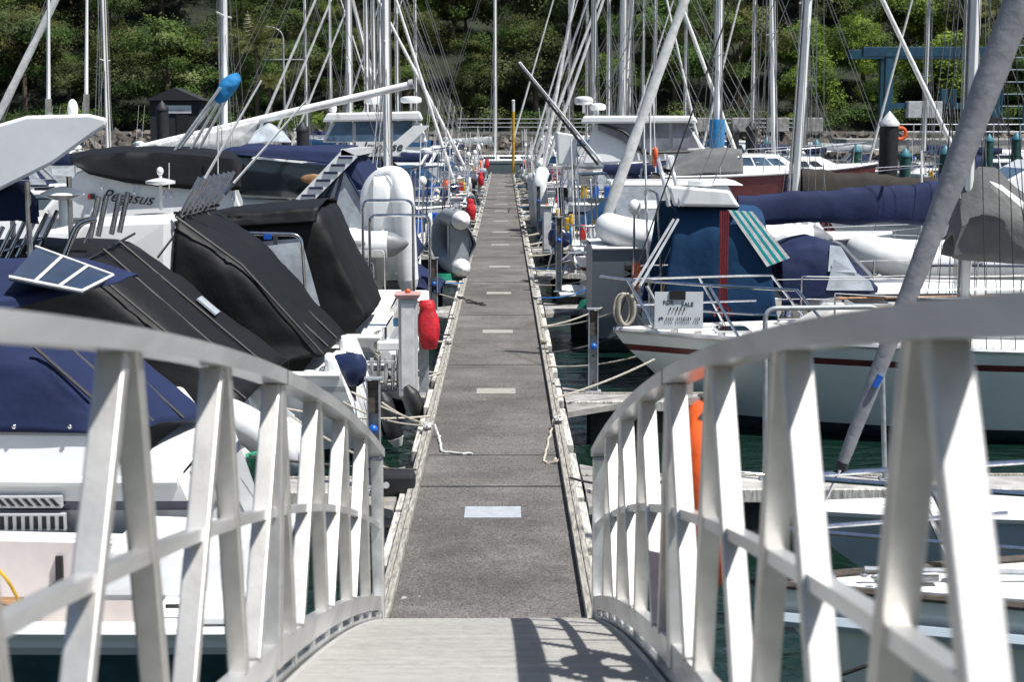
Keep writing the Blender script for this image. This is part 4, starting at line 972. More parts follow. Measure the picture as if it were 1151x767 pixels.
# --- D: first black canopy with flybridge moulding
t = boat('fishing_launch', 'launch with a grey-black canopy, rod holders and a white flybridge roof at upper left', 'motorboat', -2.95, 16.45, 8.5, -1, 'stern')
h = Hull(8.5, 2.35, 1.0, 1.4, tw=.94, rake=.9, srake=-.3, pw=2.5, main='gel_white', stripe='gel_grey')
h.build(t); h.deck(t, cp=(.05,.35)); h.rub(t, 'gel_white', .045)
mb = MB(); mb.ell((-2.92,16.4,.80),(.34,.95,.30),'gel_white',24,14); mb.build('transom_pod', t, world=True)
mb = MB(); mb.box((-2.75,16.4,.44),(.75,2.0,.08),'gel_white'); mb.build('swim_platform', t, world=True, bevel=.03)
cabin(t, h.x(.34), h.x(.64), 1.02, .85, 1.12, 2.5, .8, 0, win=((.06,.4,.45,.85),(.46,.72,.45,.85)), tumble=.15)
canopy(t, [[(-6.6,15.45,1.12),(-6.6,15.6,2.50),(-6.4,17.35,2.64),(-6.4,17.5,1.12)],
           [(-4.15,15.45,1.10),(-4.10,15.62,2.50),(-3.98,17.30,2.66),(-3.98,17.5,1.10)],
           [(-2.60,15.5,1.06),(-2.55,15.62,1.14),(-2.38,17.35,1.28),(-2.36,17.5,1.08)]], 'black_canvas', 10, 8, .055, 1.3, 5)
seams(t, [[(-4.05,16.2,2.60),(-2.52,16.2,1.22)],[(-4.02,16.75,2.64),(-2.45,16.75,1.27)],[(-4.1,15.62,2.52),(-3.98,17.3,2.68)],[(-4.10,15.62,2.51),(-2.55,15.62,1.16)]], 'rubber', .014)
mb = MB(); mb.box((-3.15,17.0,1.93),(.26,.26,.02),'vinyl_pale',(0,.72,0)); mb.build('canopy_vent', t, world=True)
mb = MB(); poly = [P(x,y,15.3) for x,y in ((-70,160),(30,130),(100,128),(121,133),(120,142),(104,152),(60,184),(0,214),(-70,250))]; mb.prism(poly, (-.52,2.1,0), 'gel_white'); mb.build('flybridge_roof', t, world=True, bevel=.03)
for px in (-40, 30):
    mb = MB(); a = P(px, 225 if px < 0 else 190, 15.6)
    for yy in (15.6, 17.1): mb.tube([(a.x,yy,2.5),(a.x,yy,3.3)], .03, 'stainless', 8)
    mb.build('roof_post', t, world=True)
mb = MB(); mb.ell(P(82,128,16.4)+Vector((0,0,.05)),(.055,.055,.10),'gel_white'); mb.build('anchor_light', t, world=True)
antenna(t, P(54.5,134,15.5), P(54.5,-60,15.5), .02); antenna(t, P(97,128,16.8), P(98,-60,16.8), .02)
radar(t, P(70,217,15.6), .21, .13, flat=True)
rod_rack(t, P(-14,288,15.3), P(48,268,16.2), 6, .28, .022, (.16,0))
canopy(t, [[P(-30,250,15.6),P(-30,212,15.6),P(-25,207,17),P(-25,240,17)],[P(20,248,15.6),P(22,210,15.6),P(24,205,17),P(22,240,17)],[P(44,252,15.6),P(40,232,15.6),P(42,225,17),P(44,244,17)]], 'navy_canvas', 5, 5, .04, 2, 9, name='console_cover')
mb = MB()
for yy in (15.7,16.3): mb.tube(rounded([P(62,292,yy)-Vector((0,0,.2)), P(88,250,yy)+Vector((0,0,.0)), P(108,246,yy)], .12), .034, 'stainless', 10)
mb.build('targa_arch', t, world=True)
for k, (px, py) in enumerate(((104,252),(113,250),(128,248),(137,246),(98,262),(80,288))):
    Y = 15.8+.22*k; mb = MB(); a = P(px,py,Y); mb.tube([a-Vector((.03,0,.14)), a+Vector((.07,0,.27 if k < 4 else .1))], .028, 'stainless', 12, cap=False); mb.build('rod_holder', t, world=True)
# --- RIB tender leaning on D's stern
rib_dinghy('inflatable_dinghy', 'white inflatable dinghy lying across the stern below the grey-black canopy', 'inflatable dinghies', 2.2, 1.25, .19, 'hypalon_white', None, 'hypalon_white', loc=(-2.62,16.3,.74), rot=(R(-38),R(0),R(-84)), handles=False)
# --- E: second black canopy
t = boat('fishing_launch', 'white launch with a wedge of glossy black canopy below a row of rod tubes', 'motorboat', -1.85, 18.95, 8.5, -1, 'stern')
h = Hull(8.5, 2.25, 1.05, 1.45, tw=.95, rake=.9, srake=-.35, pw=2.5, main='gel_white', stripe='gel_grey')
h.build(t); h.deck(t, cp=(.05,.3)); h.rub(t, 'gel_white', .045)
xf = lambda X: -(X-t.location.x)
mb = MB(); mb.hexa([(-6.4,17.95,1.1),(-3.75,17.9,1.1),(-3.75,19.95,1.1),(-6.4,19.9,1.1),(-4.75,18.1,2.80),(-3.72,18.02,2.84),(-3.55,19.85,2.86),(-4.75,19.8,2.80)], 'gel_white'); cb_ = mb.build('cabin', t, world=True, bevel=.10)
panel(cb_, [(-5.35,17.97,1.95),(-4.5,17.96,1.95),(-4.35,18.02,2.35),(-4.85,18.03,2.35)], 'glass_dark', 'window')
mb = MB(); mb.tube([P(177,290,17.9), P(195,266,17.9)], .014, 'stainless', 6); mb.build('grab_rail', t, world=True)
canopy(t, [[(-3.80,17.92,1.22),(-3.68,18.02,2.80),(-3.52,19.85,2.84),(-3.6,19.98,1.2)],
           [(-3.1,17.92,1.22),(-2.95,18.0,2.26),(-2.90,19.85,2.28),(-2.95,19.98,1.2)],
           [(-2.45,17.94,1.20),(-2.05,18.02,1.24),(-1.98,19.85,1.24),(-1.95,19.96,1.12)]], 'black_canvas', 11, 9, .06, 1.1, 21)
seams(t, [[(-3.66,18.5,2.83),(-2.05,18.5,1.28)],[(-3.6,19.2,2.85),(-2.02,19.2,1.28)],[(-3.68,18.02,2.82),(-2.95,18.0,2.28),(-2.05,18.02,1.26)],[(-3.68,18.02,2.83),(-3.52,19.85,2.87)]], 'rubber', .016)
mb = MB()
for k in range(9): a = Vector((-3.67+.018*k, 18.05+.21*k, 2.86)); mb.box(a,(.07,.05,.03),'rubber')
mb.build('canopy_clip', t, world=True)
rod_rack(t, (-3.62,18.15,2.90), (-3.50,19.75,2.92), 8, .36, .023, (.20,0))
mb = MB(); a = Vector((-3.9,18.3,2.88)); mb.lathe(a+Vector((0,0,.30)), [(.02,-.02),(.17,0),(.17,.03),(.05,.06)], 'gel_white', 16); mb.tube([a, a+Vector((0,0,.42))], .02, 'gel_white', 8); mb.ell(a+Vector((0,0,.44)),(.04,.04,.05),'gel_white'); mb.build('gps_dome', t, world=True)
antenna(t, P(222,215,18.3), P(294,90,18.3), .018); antenna(t, P(252,218,19.4), P(345,112,19.4), .018)
mb = MB(); mb.hexa([(-1.98,17.95,.55),(-1.60,17.98,.45),(-1.60,18.35,.45),(-1.98,18.4,.55),(-2.05,17.98,1.26),(-1.92,17.98,1.22),(-1.92,18.3,1.22),(-2.05,18.3,1.26)],'gel_white'); mb.hexa([(-1.98,19.5,.55),(-1.55,19.5,.45),(-1.55,19.95,.45),(-1.98,19.98,.55),(-2.05,19.6,1.26),(-1.85,19.6,1.22),(-1.85,19.95,1.22),(-2.05,19.95,1.26)],'gel_white'); mb.build('quarter_moulding', t, world=True, bevel=.05)
mb = MB()
for yy in (18.6,18.9): mb.tube(rounded([(-1.88,yy,1.15),(-1.74,yy,1.12),(-1.55,yy,.45)],.06), .016, 'stainless', 8)
mb.build('boarding_ladder', t, world=True)
mb = MB(); mb.tube([P(378,402,18.2), P(366,446,18.15)], .030, 'rubber', 8); mb.build('tiller_handle', t, world=True)
ob = outboard(t, (-(-1.98-t.location.x), -(18.15-18.95), .72), 'navy_paint', 0, .85)
tx = text_mb('PAR', .075, 'cap_white', (-2.08,17.985,1.065), (1,0,0), (0,0,1), depth=.004); tx.build('lettering', ob, world=True)
for c_, tl in (((-1.35,18.6,.42),(-.3,0)),((-1.05,19.3,.40),(-.5,0))): 
    mb = MB(); c = Vector(c_); tv = Vector((tl[0],0,1)).normalized(); mb.tube([c+tv*(f-.5)*.62 for f in (0,.05,.15,.8,.85,1)], [.04,.08,.10,.10,.09,.04], 'rubber', 14); mb.tube([c-tv*.36, c-tv*.26], [.05,.098], 'sail_white', 14); mb.build('fender', t, world=True)
mb = MB(); q = Vector((-1.1,19.9,.55)); mb.tube(sag((-1.75,19.3,.7), (XC-HWI-.05,cy[-1][0],PZ+.1), .06), .012, 'rope_cream', 6); mb.tube(sag((-1.9,18.0,.75), (XC-HWI-.05,cy[-1][0]+.05,PZ+.1), .08), .012, 'rope_cream', 6); mb.build('mooring_rope', t, world=True)
st = thing('bait_table', 'small white-topped steel stand in front of the tall grey power pedestal', 'stand', (PX(445,20.2), 20.2, PZ), 0)
mb = MB(); mb.box((0,0,.56), (.52,.28,.12), 'gel_white'); mb.build('top', st, bevel=.02)
mb = MB(); mb.tube([(0,0,0),(0,0,.5)], .028, 'stainless', 8); mb.tube([(-.17,0,.5),(-.17,0,.78)], .03, 'stainless', 8, cap=False); mb.build('leg', st)
mb = MB(); mb.tube([(-.5,.02,.24),(.05,.02,.24)], .02, 'stainless', 8); mb.build('arm', st)
rk = thing('rod_holder_stand', 'group of upright steel rod tubes on the finger pier by the pedestal', 'stand', (PX(424,20.0), 20.0, PZ), 0)
for k in range(4):
    mb = MB(); mb.tube([(-.12+.09*k,.03*k,.0),(-.10+.09*k,.03*k,.42+.03*(k%2))], .026, 'stainless' if k%2 else 'alu', 10); mb.build('tube', rk)
mb = MB(); mb.box((0.02,.05,.36),(.36,.05,.03),'alu'); mb.build('bracket', rk)
# --- F: third black canopy with clear side window
t = boat('cabin_launch', 'white launch with a black framed canopy, clear side window and steel hoops', 'motorboat', -1.62, 22.25, 8, -1, 'stern')
h = Hull(8, 2.6, 1.06, 1.4, tw=.95, rake=.9, srake=-.3, pw=2.5, main='gel_white', stripe='gel_grey', low='gel_bluegrey')
h.build(t); h.deck(t, cp=(.06,.4)); h.rub(t, 'gel_white', .05)
canopy(t, [[(-3.62,21.02,1.10),(-3.55,21.1,2.66),(-3.55,23.3,2.66),(-3.6,23.4,1.1)],
           [(-2.60,21.02,1.10),(-2.40,21.1,2.74),(-2.40,23.3,2.74),(-2.6,23.4,1.1)],
           [(-2.0,21.02,1.10),(-1.78,21.05,1.32),(-1.78,23.3,1.32),(-2.0,23.4,1.1)]], 'black_canvas', 10, 8, .04, 1.4, 33)
panel(t, [(-3.32,20.99,1.47),(-2.42,20.99,1.47),(-2.66,21.05,2.36),(-3.42,21.06,2.30)], 'vinyl_pale', 'side_window')
canopy(t, [[(-3.9,21.0,2.50),(-3.9,21.05,2.66),(-3.9,23.3,2.66),(-3.9,23.4,2.5)],[(-3.5,20.98,2.52),(-3.5,21.03,2.72),(-3.5,23.3,2.72),(-3.5,23.4,2.52)],[(-2.45,20.98,2.58),(-2.42,21.03,2.80),(-2.42,23.3,2.80),(-2.42,23.4,2.6)]], 'black_canvas', 8, 5, .04, 2, 11, name='canopy_roof')
cabin(t, h.x(.38), h.x(.66), 1.1, .95, 1.15, 2.45, .8, 0, win=((.1,.45,.45,.85),(.5,.76,.45,.85)), tumble=.16)
mb = MB()
mb.tube(rounded([(-3.45,20.75,2.45),(-2.62,20.75,2.43),(-2.56,20.75,1.0)],.14,6), .026, 'stainless', 10)
for x0, x1, zt in ((-2.1,-1.35,2.72),(-2.0,-1.1,2.5)): mb.tube(rounded([(x0,23.9,1.2),(x0,23.9,zt),(x1,23.9,zt),(x1,23.9,1.2)],.12,5), .022, 'stainless', 8)
mb.build('hoop_rail', t, world=True)
mb = MB(); q = P(300,270,20.75); mb.box((-3.05,20.72,2.40),(.10,.03,.06),'blue_plastic'); mb.box((-2.95,20.72,2.36),(.05,.03,.12),'rope_dark'); mb.build('line_clip', t, world=True)
mb = MB(); mb.hexa([(-1.90,21.0,1.06),(-1.64,21.0,1.06),(-1.18,21.05,.45),(-1.45,21.05,.40),(-1.90,21.2,1.16),(-1.64,21.2,1.16),(-1.14,21.2,.52),(-1.45,21.2,.48)],'gel_white'); mb.build('quarter_step', t, world=True, bevel=.03)
mb = MB(); c = P(424,366,21.0); 
for k in range(14): a = k*1.3; mb.tube([c+Vector((.04*math.cos(a),0,-.07-.028*k)), c+Vector((.04*math.cos(a+1.4),.04,-.09-.028*k)), c+Vector((.04*math.cos(a+2.8),0,-.10-.028*k))], .016, 'rope_cream', 6)
mb.tube([c+Vector((0,0,-.5)), c+Vector((-.2,-.1,-1.1))], .015, 'rope_cream', 6); mb.build('rope_coil', t, world=True)
mb = MB(); mb.tube([c+Vector((-.12,0,0)),c+Vector((.12,0,0))], .02, 'stainless', 8); mb.build('cleat', t, world=True)
# --- G: Pegasus
t = boat('flybridge_launch', 'white launch lettered Pegasus with a long black cover over its flybridge', 'motorboat', -1.75, 25.8, 11, -1, 'stern')
h = Hull(11, 3.0, 1.0, 1.6, tw=.94, rake=1.1, srake=-.1, pw=2.5, main='gel_white', stripe='gel_grey', low='gel_grey')
h.build(t); h.deck(t, cp=(.05,.22)); h.rub(t, 'gel_white', .05)
mb = MB(); mb.hexa([(-8.6,24.5,1.2),(-4.1,24.45,1.2),(-4.1,27.1,1.2),(-8.6,27.0,1.2),(-7.8,24.7,2.42),(-4.1,24.6,2.42),(-4.1,26.95,2.42),(-7.8,26.9,2.42)],'gel_white'); sa = mb.build('saloon', t, world=True, bevel=.06)
for x0, x1 in ((-7.4,-6.4),(-6.2,-5.3),(-5.1,-4.4)): panel(sa, [(x0,24.60,1.72),(x1,24.60,1.72),(x1-.03,24.67,2.26),(x0+.05,24.67,2.26)], 'glass_dark', 'window')
mb = MB(); poly = [P(x,y,24.4) for x,y in ((58,247),(270,247),(272,236),(262,210),(150,206),(96,190),(86,194),(70,218),(52,236))]; mb.prism(poly, (-.42,2.7,0), 'gel_white'); fb_ = mb.build('flybridge', t, world=True, bevel=.03)
tx = text_mb('Pegasus', .25, 'ink', P(113,225,24.36), (1,0,-.10), (.1,0,1), shear=.5, depth=.012, bold=.0); tx.build('lettering', fb_, world=True)
mb = MB(); mb.box(P(103,221,24.36),(.10,.03,.08),'rubber'); mb.box(P(100,221,24.34),(.03,.03,.07),'red_paint'); mb.build('side_light', fb_, world=True)
mb = MB(); rows = []
prof = [(80,178,183),(100,172,196),(140,167,205),(180,166,210),(215,169,213),(245,172,214),(262,174,214),(271,186,213)]
for px, yt, yb in prof:
    a = P(px,yb,24.3); b = P(px,yt+6,24.4); c = P(px,yt,25.0); rows.append([a, b, c, Vector((c.x-.25,26.4,c.z)), Vector((b.x-.4,27.1,b.z)), Vector((a.x-.4,27.2,a.z))])
mb.rows(refine(rows, 5, 5, .06, 1.6, 17), 'black_canvas'); mb.build('flybridge_cover', t, world=True, solid=.012, sharp=60)
mb = MB()
for px, py in ((115,203),(152,209),(185,213),(193,213),(215,214),(240,214),(262,215)):
    a = P(px,py,24.28); mb.tube([a, a+Vector((-.03,0,-.10)), a+Vector((.0,0,-.13)), a+Vector((.03,0,-.10)), a], .008, 'stainless', 5)
mb.build('cover_clip', t, world=True)
mb = MB(); mb.tube([P(190,183,24.27), P(190,212,24.25)], .008, 'sail_white', 5); mb.tube([P(245,140,24.2), P(245,212,24.2)], .010, 'sail_white', 5); mb.build('lashing', t, world=True)
for k, (a, b) in enumerate((((188,181),(248,98)),((191,181),(256,95)),((212,172),(252,104)),((222,170),(262,98)))):
    mb = MB(); mb.tube([P(a[0],a[1],24.8+.3*k), P(b[0],b[1],24.8+.3*k)], .022, 'alu', 8); mb.build('outrigger_pole', t, world=True)
mb = MB(); rows = []; a = P(243,114,25); b = P(268,83,25)
for i in range(9):
    f = i/8; c = a.lerp(b, f); r = (.06,.10,.125,.125,.12,.125,.115,.09,.03)[i]; rows.append([c+Vector((r*math.cos(g)*.8, r*math.sin(g), r*math.cos(g)*-.6)) for g in [2*math.pi*k/16 for k in range(17)]])
mb.rows(refine(rows,2,1,.05,5,2), 'sky_canvas'); mb.build('pole_cover', t, world=True)
mb = MB()
for sd in (24.5, 27.0): mb.tube(rounded([(-2.0,sd,1.0),(-2.0,sd,1.75),(-3.9,sd,1.75),(-3.9,sd,1.1)],.1), .018, 'stainless', 6)
mb.build('cockpit_rail', t, world=True)
mb = MB(); mb.box((-1.55,25.8,.35),(.5,2.4,.06),'deck_white'); mb.build('swim_platform', t, world=True, bevel=.02)
mb = MB(); panel(t, [(-2.95,24.35,1.0),(-2.55,24.3,1.05),(-2.35,24.9,.95),(-2.75,24.95,.9)], 'glass_blue', 'deck_hatch', .03)
rib_dinghy('inflatable_dinghy', 'dark grey inflatable lying in front of the boat lettered Pegasus', 'inflatable dinghies', 3.3, 1.4, .23, 'grey_canvas', None, 'hypalon_cone', loc=(-5.3,23.6,1.95), rot=(0,0,0), handles=False)
cr = thing('dinghy_cradle', 'steel cradle under the dark grey inflatable', 'cradle', (-5.3,23.75,1.2)); mb = MB()
for dx in (-.9,.9): mb.tube(rounded([(dx,-.5,.55),(dx,-.45,.42),(dx,.45,.42),(dx,.5,.55)],.05), .02, 'stainless', 6); mb.tube([(dx,.1,.42),(dx,.25,-.1)], .02, 'stainless', 6); mb.tube([(dx,-.3,.42),(dx,-.5,-.15)], .02, 'stainless', 6)
mb.build('frame', cr)
# --- H: navy canopy with white stepped arch
t = boat('motor_cruiser', 'white cruiser with navy canopies and a white stepped arch leg', 'motorboat', -2.0, 31.5, 11.5, -1, 'stern')
h = Hull(11.5, 3.6, 1.15, 1.7, tw=.94, rake=1.2, srake=-.2, pw=2.5, main='gel_white', stripe='navy_paint', low='gel_grey')
h.build(t); h.deck(t, cp=(.05,.26)); h.rub(t, 'gel_white', .05)
mb = MB(); mb.hexa([(-9.5,29.9,1.2),(-4.0,29.85,1.2),(-4.0,33.1,1.2),(-9.5,33.0,1.2),(-8.4,30.2,2.55),(-4.0,30.1,2.45),(-4.0,32.9,2.45),(-8.4,32.8,2.55)],'gel_white'); sa = mb.build('saloon', t, world=True, bevel=.08)
panel(sa, [(-8.1,30.0,1.75),(-4.4,30.0,1.75),(-4.5,30.1,2.28),(-7.9,30.12,2.3)], 'glass_dark', 'window')
canopy(t, [[(-5.9,29.95,2.5),(-5.6,30.1,3.2),(-5.6,32.8,3.2),(-5.9,33,2.5)],[(-5.0,29.9,3.28),(-5.0,30.0,3.42),(-5.0,32.9,3.42),(-5.0,33,3.28)],[(-3.0,29.85,3.10),(-2.95,29.95,3.38),(-2.95,32.9,3.38),(-3.0,33,3.1)]], 'navy_canvas', 8, 6, .04, 1.4, 41, name='flybridge_canopy')
panel(t, [(-4.95,29.86,2.55),(-3.25,29.86,2.45),(-2.98,29.9,3.05),(-5.0,29.92,3.24)], 'glass_dark', 'flybridge_window')
mb = MB(); mb.ell(P(352,201,29.8),(.24,.03,.09),'teak'); mb.build('seat_back', t, world=True)
mb = MB(); A0, A1 = P(385,168,29.75), P(402,176,29.75); B0, B1 = P(332,224,29.75), P(352,226,29.75)
mb.hexa([B0,B1,A1,A0]+[q+Vector((0,.12,0)) for q in (B0,B1,A1,A0)], 'gel_white'); mb.hexa([q+Vector((0,2.9,0)) for q in (B0,B1,A1,A0)]+[q+Vector((0,3.02,0)) for q in (B0,B1,A1,A0)], 'gel_white')
mb.box(((A0.x+A1.x)/2,31.25,A0.z-.05),(.34,3.0,.12),'gel_white'); ar = mb.build('arch', t, world=True)
for k in range(6):
    f = (k+.6)/6.2; a = A0.lerp(B0,f); b = A1.lerp(B1,f); c = a.lerp(b,.5); mb = MB(); mb.box((c.x,29.742,c.z),(.26,.03,.045),'navy_paint'); mb.build('step_recess', ar, world=True)
canopy(t, [[(-2.95,29.9,2.95),(-2.88,30.0,3.34),(-2.88,32.9,3.34),(-2.95,33,2.95)],[(-2.55,29.88,2.60),(-2.42,29.95,2.72),(-2.42,32.9,2.72),(-2.55,33,2.6)],[(-1.75,29.9,1.18),(-1.62,29.95,1.34),(-1.62,32.9,1.34),(-1.75,33,1.18)]], 'navy_canvas', 8, 6, .04, 1.4, 45, name='aft_canopy')
panel(t, [(-4.0,29.86,1.35),(-1.98,29.86,1.30),(-2.98,29.90,3.02)], 'vinyl_pale', 'side_curtain')
seams(t, [[(-4.02,29.84,1.33),(-2.98,29.88,3.05),(-1.95,29.84,1.28)],[(-3.4,29.84,1.3),(-2.98,29.86,3.0)]], 'navy_paint', .035, name='canopy_frame')
mb = MB(); mb.box((-1.7,31.5,.4),(.7,2.9,.07),'deck_white'); mb.build('swim_platform', t, world=True, bevel=.02)
canopy(t, [[(-2.4,28.9,1.35),(-2.4,29.0,1.6),(-2.3,29.6,1.65),(-2.3,29.8,1.4)],[(-1.6,28.7,.95),(-1.6,28.8,1.15),(-1.5,29.5,1.25),(-1.5,29.8,1.0)],[(-1.15,28.7,.80),(-1.12,28.8,.92),(-1.1,29.3,.95),(-1.1,29.6,.85)]], 'navy_canvas', 6, 5, .05, 2, 3, name='outboard_cover')
# --- small craft
rib_dinghy('inflatable_dinghy', 'white inflatable with grey cone ends on davits beside the navy canopy', 'inflatable dinghies', 2.3, 1.35, .23, 'hypalon_white', None, 'hypalon_cone', loc=(-3.15,28.1,1.78), rot=(0,0,math.pi))
dv = thing('dinghy_cradle', 'steel rack holding up the white inflatable with grey cone ends', 'cradle', (-3.0,28.1,.5)); mb = MB()
for dx in (-.6,.35): mb.tube(rounded([(dx,-.7,1.35),(dx,-.6,1.02),(dx,.6,1.02),(dx,.7,1.35)],.05), .022, 'stainless', 6); mb.tube([(dx,0,1.02),(dx,.25,0)], .025, 'stainless', 6); mb.tube([(dx,-.5,1.02),(dx,.1,.3)], .02, 'stainless', 6)
mb.build('frame', dv)
rib_dinghy('inflatable_dinghy', 'large white inflatable standing upright against the navy canopied cruiser', 'inflatable dinghies', 2.0, 1.22, .19, 'hypalon_white', None, 'hypalon_white', floor='gel_white', loc=(-2.06,28.6,2.10), rot=(R(0),R(-86),R(228)), vee=True, handles=False)
dj = rib_dinghy('inflatable_dinghy', 'grey inflatable standing on its side with a round white tube end, by the walkway', 'inflatable dinghies', 2.2, 1.45, .21, 'hypalon_grey', None, 'sail_white', floor='hypalon_grey', loc=(-1.12,35.4,1.28), rot=(R(-90),0,R(101)), vee=True)
# ================================================================== NEAR BOATS, RIGHT SIDE
# R1
t = boat('sailing_yacht', 'green-white yacht at lower right whose bow rail and furled grey headsail are nearest', 'yacht', 1.62, 9.85, 9.5, 1, 'bow')
h = Hull(9.5, 2.2, .92, .98, tw=.8, rake=.9, pw=1.5, flare=.25, main='gel_green', stripe='gel_green')
h.build(t); h.deck(t, cp=(.06,.25)); h.rub(t, 'timber_brown', .028, 'toe_rail', dz=.0)
h.rub(t, 'gel_bluegrey', .05, 'rubbing_strake', dz=-.22)
cabin(t, h.x(.26), h.x(.66), .75, .55, .93, 1.28, .5, .1, win=((.1,.3,.3,.75),(.4,.6,.3,.75)), front=False)
pulpit(h, t, .68, .80, r=.019); lifelines(h, t, .06, .74, 5)
rr = [P(948,520,9.95), P(1170,-58,9.95)]; d = (rr[1]-rr[0]).normalized(); top = rr[0]+d*11.5
n = 60; q = MB(); rows = []
for i in range(n+1):
    f = i/n; c = rr[0]+d*10.8*f; r_ = .034+.082*min(1,f*2.7)-.05*max(0,f-.4); r_ *= 1.04+.025*math.sin(i*1.9)+.02*math.sin(i*.7)
    ax = d.cross(Vector((0,1,0))).normalized(); ay = Vector((0,1,0))
    rows.append([c+ax*(r_*math.cos(a)*(1+.08*math.sin(a*3+i*.5)))+ay*(r_*math.sin(a)) for a in [2*math.pi*k/20 for k in range(21)]])
q.rows(refine(rows,2,1,.004,9,3), 'sail_grey'); q.build('furled_sail', t, world=True)
q = MB(); nn = 26
for i in range(nn):
    a = i/nn*3.2; 
q.tube([rr[0]+d*(.05+.028*i)+Vector((math.cos(i*.42),math.sin(i*.42),0))*(.030+.082*min(1,(.05+.028*i)/10.8*2.7)) for i in range(150)], .0035, 'sail_grey', 5); q.build('sail_lashing', t, world=True)
q = MB(); q.tube([rr[0]-d*.05, rr[0]-d*.0], .04, 'rubber', 10); bt = h.pt(1.,1,0); bw = Vector((t.location.x-bt.x+.12, 9.95, bt.z)); q.tube([rr[0], bw+Vector((.1,0,.03))], .010, 'stainless', 6); q.build('forestay', t, world=True)
q = MB(); q.tube([rr[0]+d*.52+Vector((.0,-.052,0)), rr[0]+d*.60+Vector((.01,-.052,0))], .022, 'blue_plastic', 8); q.build('sail_patch', t, world=True)
fm = Vector((-(top.x-t.location.x), 0, .95)); q = MB(); q.tube([fm, Vector((fm.x,0,top.z+.2))], .09, 'mast_alu', 10); q.build('mast', t)
q = MB(); q.box((h.x(.90),0,1.02),(.34,.16,.05),'stainless'); q.tube([(h.x(.93),0,1.06),(h.x(.80),.0,1.03)], .018, 'galv', 6)
for k in range(9): q.ell((h.x(.93)-.05*k, .10*math.sin(k*.8), 1.02+.01*math.sin(k*2)), (.028,.016,.016), 'galv', 8, 5)
q.build('anchor_chain', t)
q = MB(); q.lathe((h.x(.86),.0,.99), [(.09,0),(.10,.04),(.06,.06),(.06,.12),(.09,.15)], 'stainless', 14); q.build('windlass', t)
for tt in (.82,.70): 
    q = MB(); p_ = h.pt(tt,1,.03,.1); q.tube([p_+Vector((-.12,0,.05)),p_+Vector((-.04,0,.02)),p_+Vector((.04,0,.02)),p_+Vector((.12,0,.05))], .016, 'stainless', 6); q.build('cleat', t)
q = MB(); q.tube(sag(P(1030,725,8.6), P(905,770,9.0), .02), .014, 'rope_dark', 6); q.build('dock_line', t, world=True)
# R1b
t = boat('skiff', 'low narrow blue-grey skiff behind the nearest bow rail at lower right', 'skiff', 2.35, 13.0, 7.0, 1, 'bow')
h = Hull(7.0, .75, .66, .70, tw=.9, rake=.9, pw=2.4, flare=.4, main='gel_bluegrey', stripe='gel_bluegrey'); h.build(t); h.deck(t, cp=(.06,.35)); h.rub(t, 'gel_white', .045);
# R2
t = boat('sailing_yacht', 'green-white yacht with a raked bow, For Sale sign on its rail and grey sail cover', 'yacht', 1.42, 20.35, 10.8, 1, 'bow')
h = Hull(10.8, 3.2, 1.10, 1.22, tw=.72, rake=1.35, pw=1.9, flare=.2, main='gel_green', stripe='maroon_paint', boot='antifoul'); h.sb = (.895, .868)
h.build(t); h.deck(t, cp=(.06,.24)); h.rub(t, 'alu', .03, 'toe_rail', dz=.02)
cabin(t, h.x(.24), h.x(.80), .95, .45, 1.16, 1.55, .6, .1, 'gel_cream', win=((.1,.25,.3,.75),(.32,.46,.3,.75),(.55,.68,.3,.7)), front=False)
mb = MB(); 
for sd in (1,-1): mb.tube([(h.x(.26),sd*.92,1.58),(h.x(.55),sd*.76,1.58),(h.x(.73),sd*.50,1.58)], .022, 'teak', 6)
mb.build('hand_rail', t)
hatch(t, (h.x(.70),0,1.57)); hatch(t, (h.x(.86),0,1.22), .45, .45)
pulpit(h, t, .66, .80, r=.019); lifelines(h, t, .04, .76, 6, H=.64)
rig(h, t, .585, 12.5, (.05,0), .085, 'mast_alu', 1.5, 4.6, -1, .75, None, None, spread=2, stay_m='wire_dark')
fs_ = MB(); fs_.tube([h.pt(1,1,.02)*1.0-Vector((0,h.pt(1,1).y,0)), Vector((h.x(.585)+.05,0,14.0))], .011, 'wire_dark', 5); fs_.build('forestay', t)
mb = MB(); rows = []   # deep grey bag on the boom, aft of the mast
for px, yt, yb in ((1070,262,290),(1078,216,292),(1100,188,294),(1118,190,295),(1140,210,297),(1180,236,298),(1300,262,300)):
    a = P(px,yb,20.1); c = P(px,yt,20.35); b = Vector((lerp(a.x,c.x,.4),20.08,lerp(a.z,c.z,.5))); rows.append([a,b,c,Vector((b.x,20.62,b.z)),Vector((a.x,20.6,a.z))])
mb.rows(refine(rows,5,5,.03,2,4), 'grey_canvas'); mb.build('sail_bag', t, world=True, solid=.01)
mb = MB(); rows2 = []
for px, py, w in ((1112,206,.02),(1125,215,.07),(1145,232,.09),(1175,254,.10),(1220,270,.10)): c = P(px,py,19.98); rows2.append([c+Vector((0,0,w)),c+Vector((0,-.08,0)),c-Vector((0,0,w))])
mb.rows(refine(rows2,3,3,.01,3,1), 'sail_white'); mb.build('headsail_roll', t, world=True, solid=.02)
sg = thing('for_sale_sign', 'pale hand-lettered For Sale sign tied to the bow rail', 'sign', tuple(P(763,349,19.72)), 0)
mb = MB(); mb.box((0,0,0), (.60,.012,.46), 'sign_white'); mb.build('board', sg)
o_ = P(763,349,19.72)
for s_, sz, yy, xx in (('FOR', .072, .075, -.20),('SALE', .072, .055, .03),('ph', .062, -.115, -.25)): text_mb(s_, sz, 'ink', o_+Vector((xx,-.009,yy)), (1,0,0), (0,0,1), depth=.004).build('lettering', sg, world=True)
ticks(5, .22, .05, 'ink', o_+Vector((-.13,-.014,.02)), seed=3).build('lettering', sg, world=True)
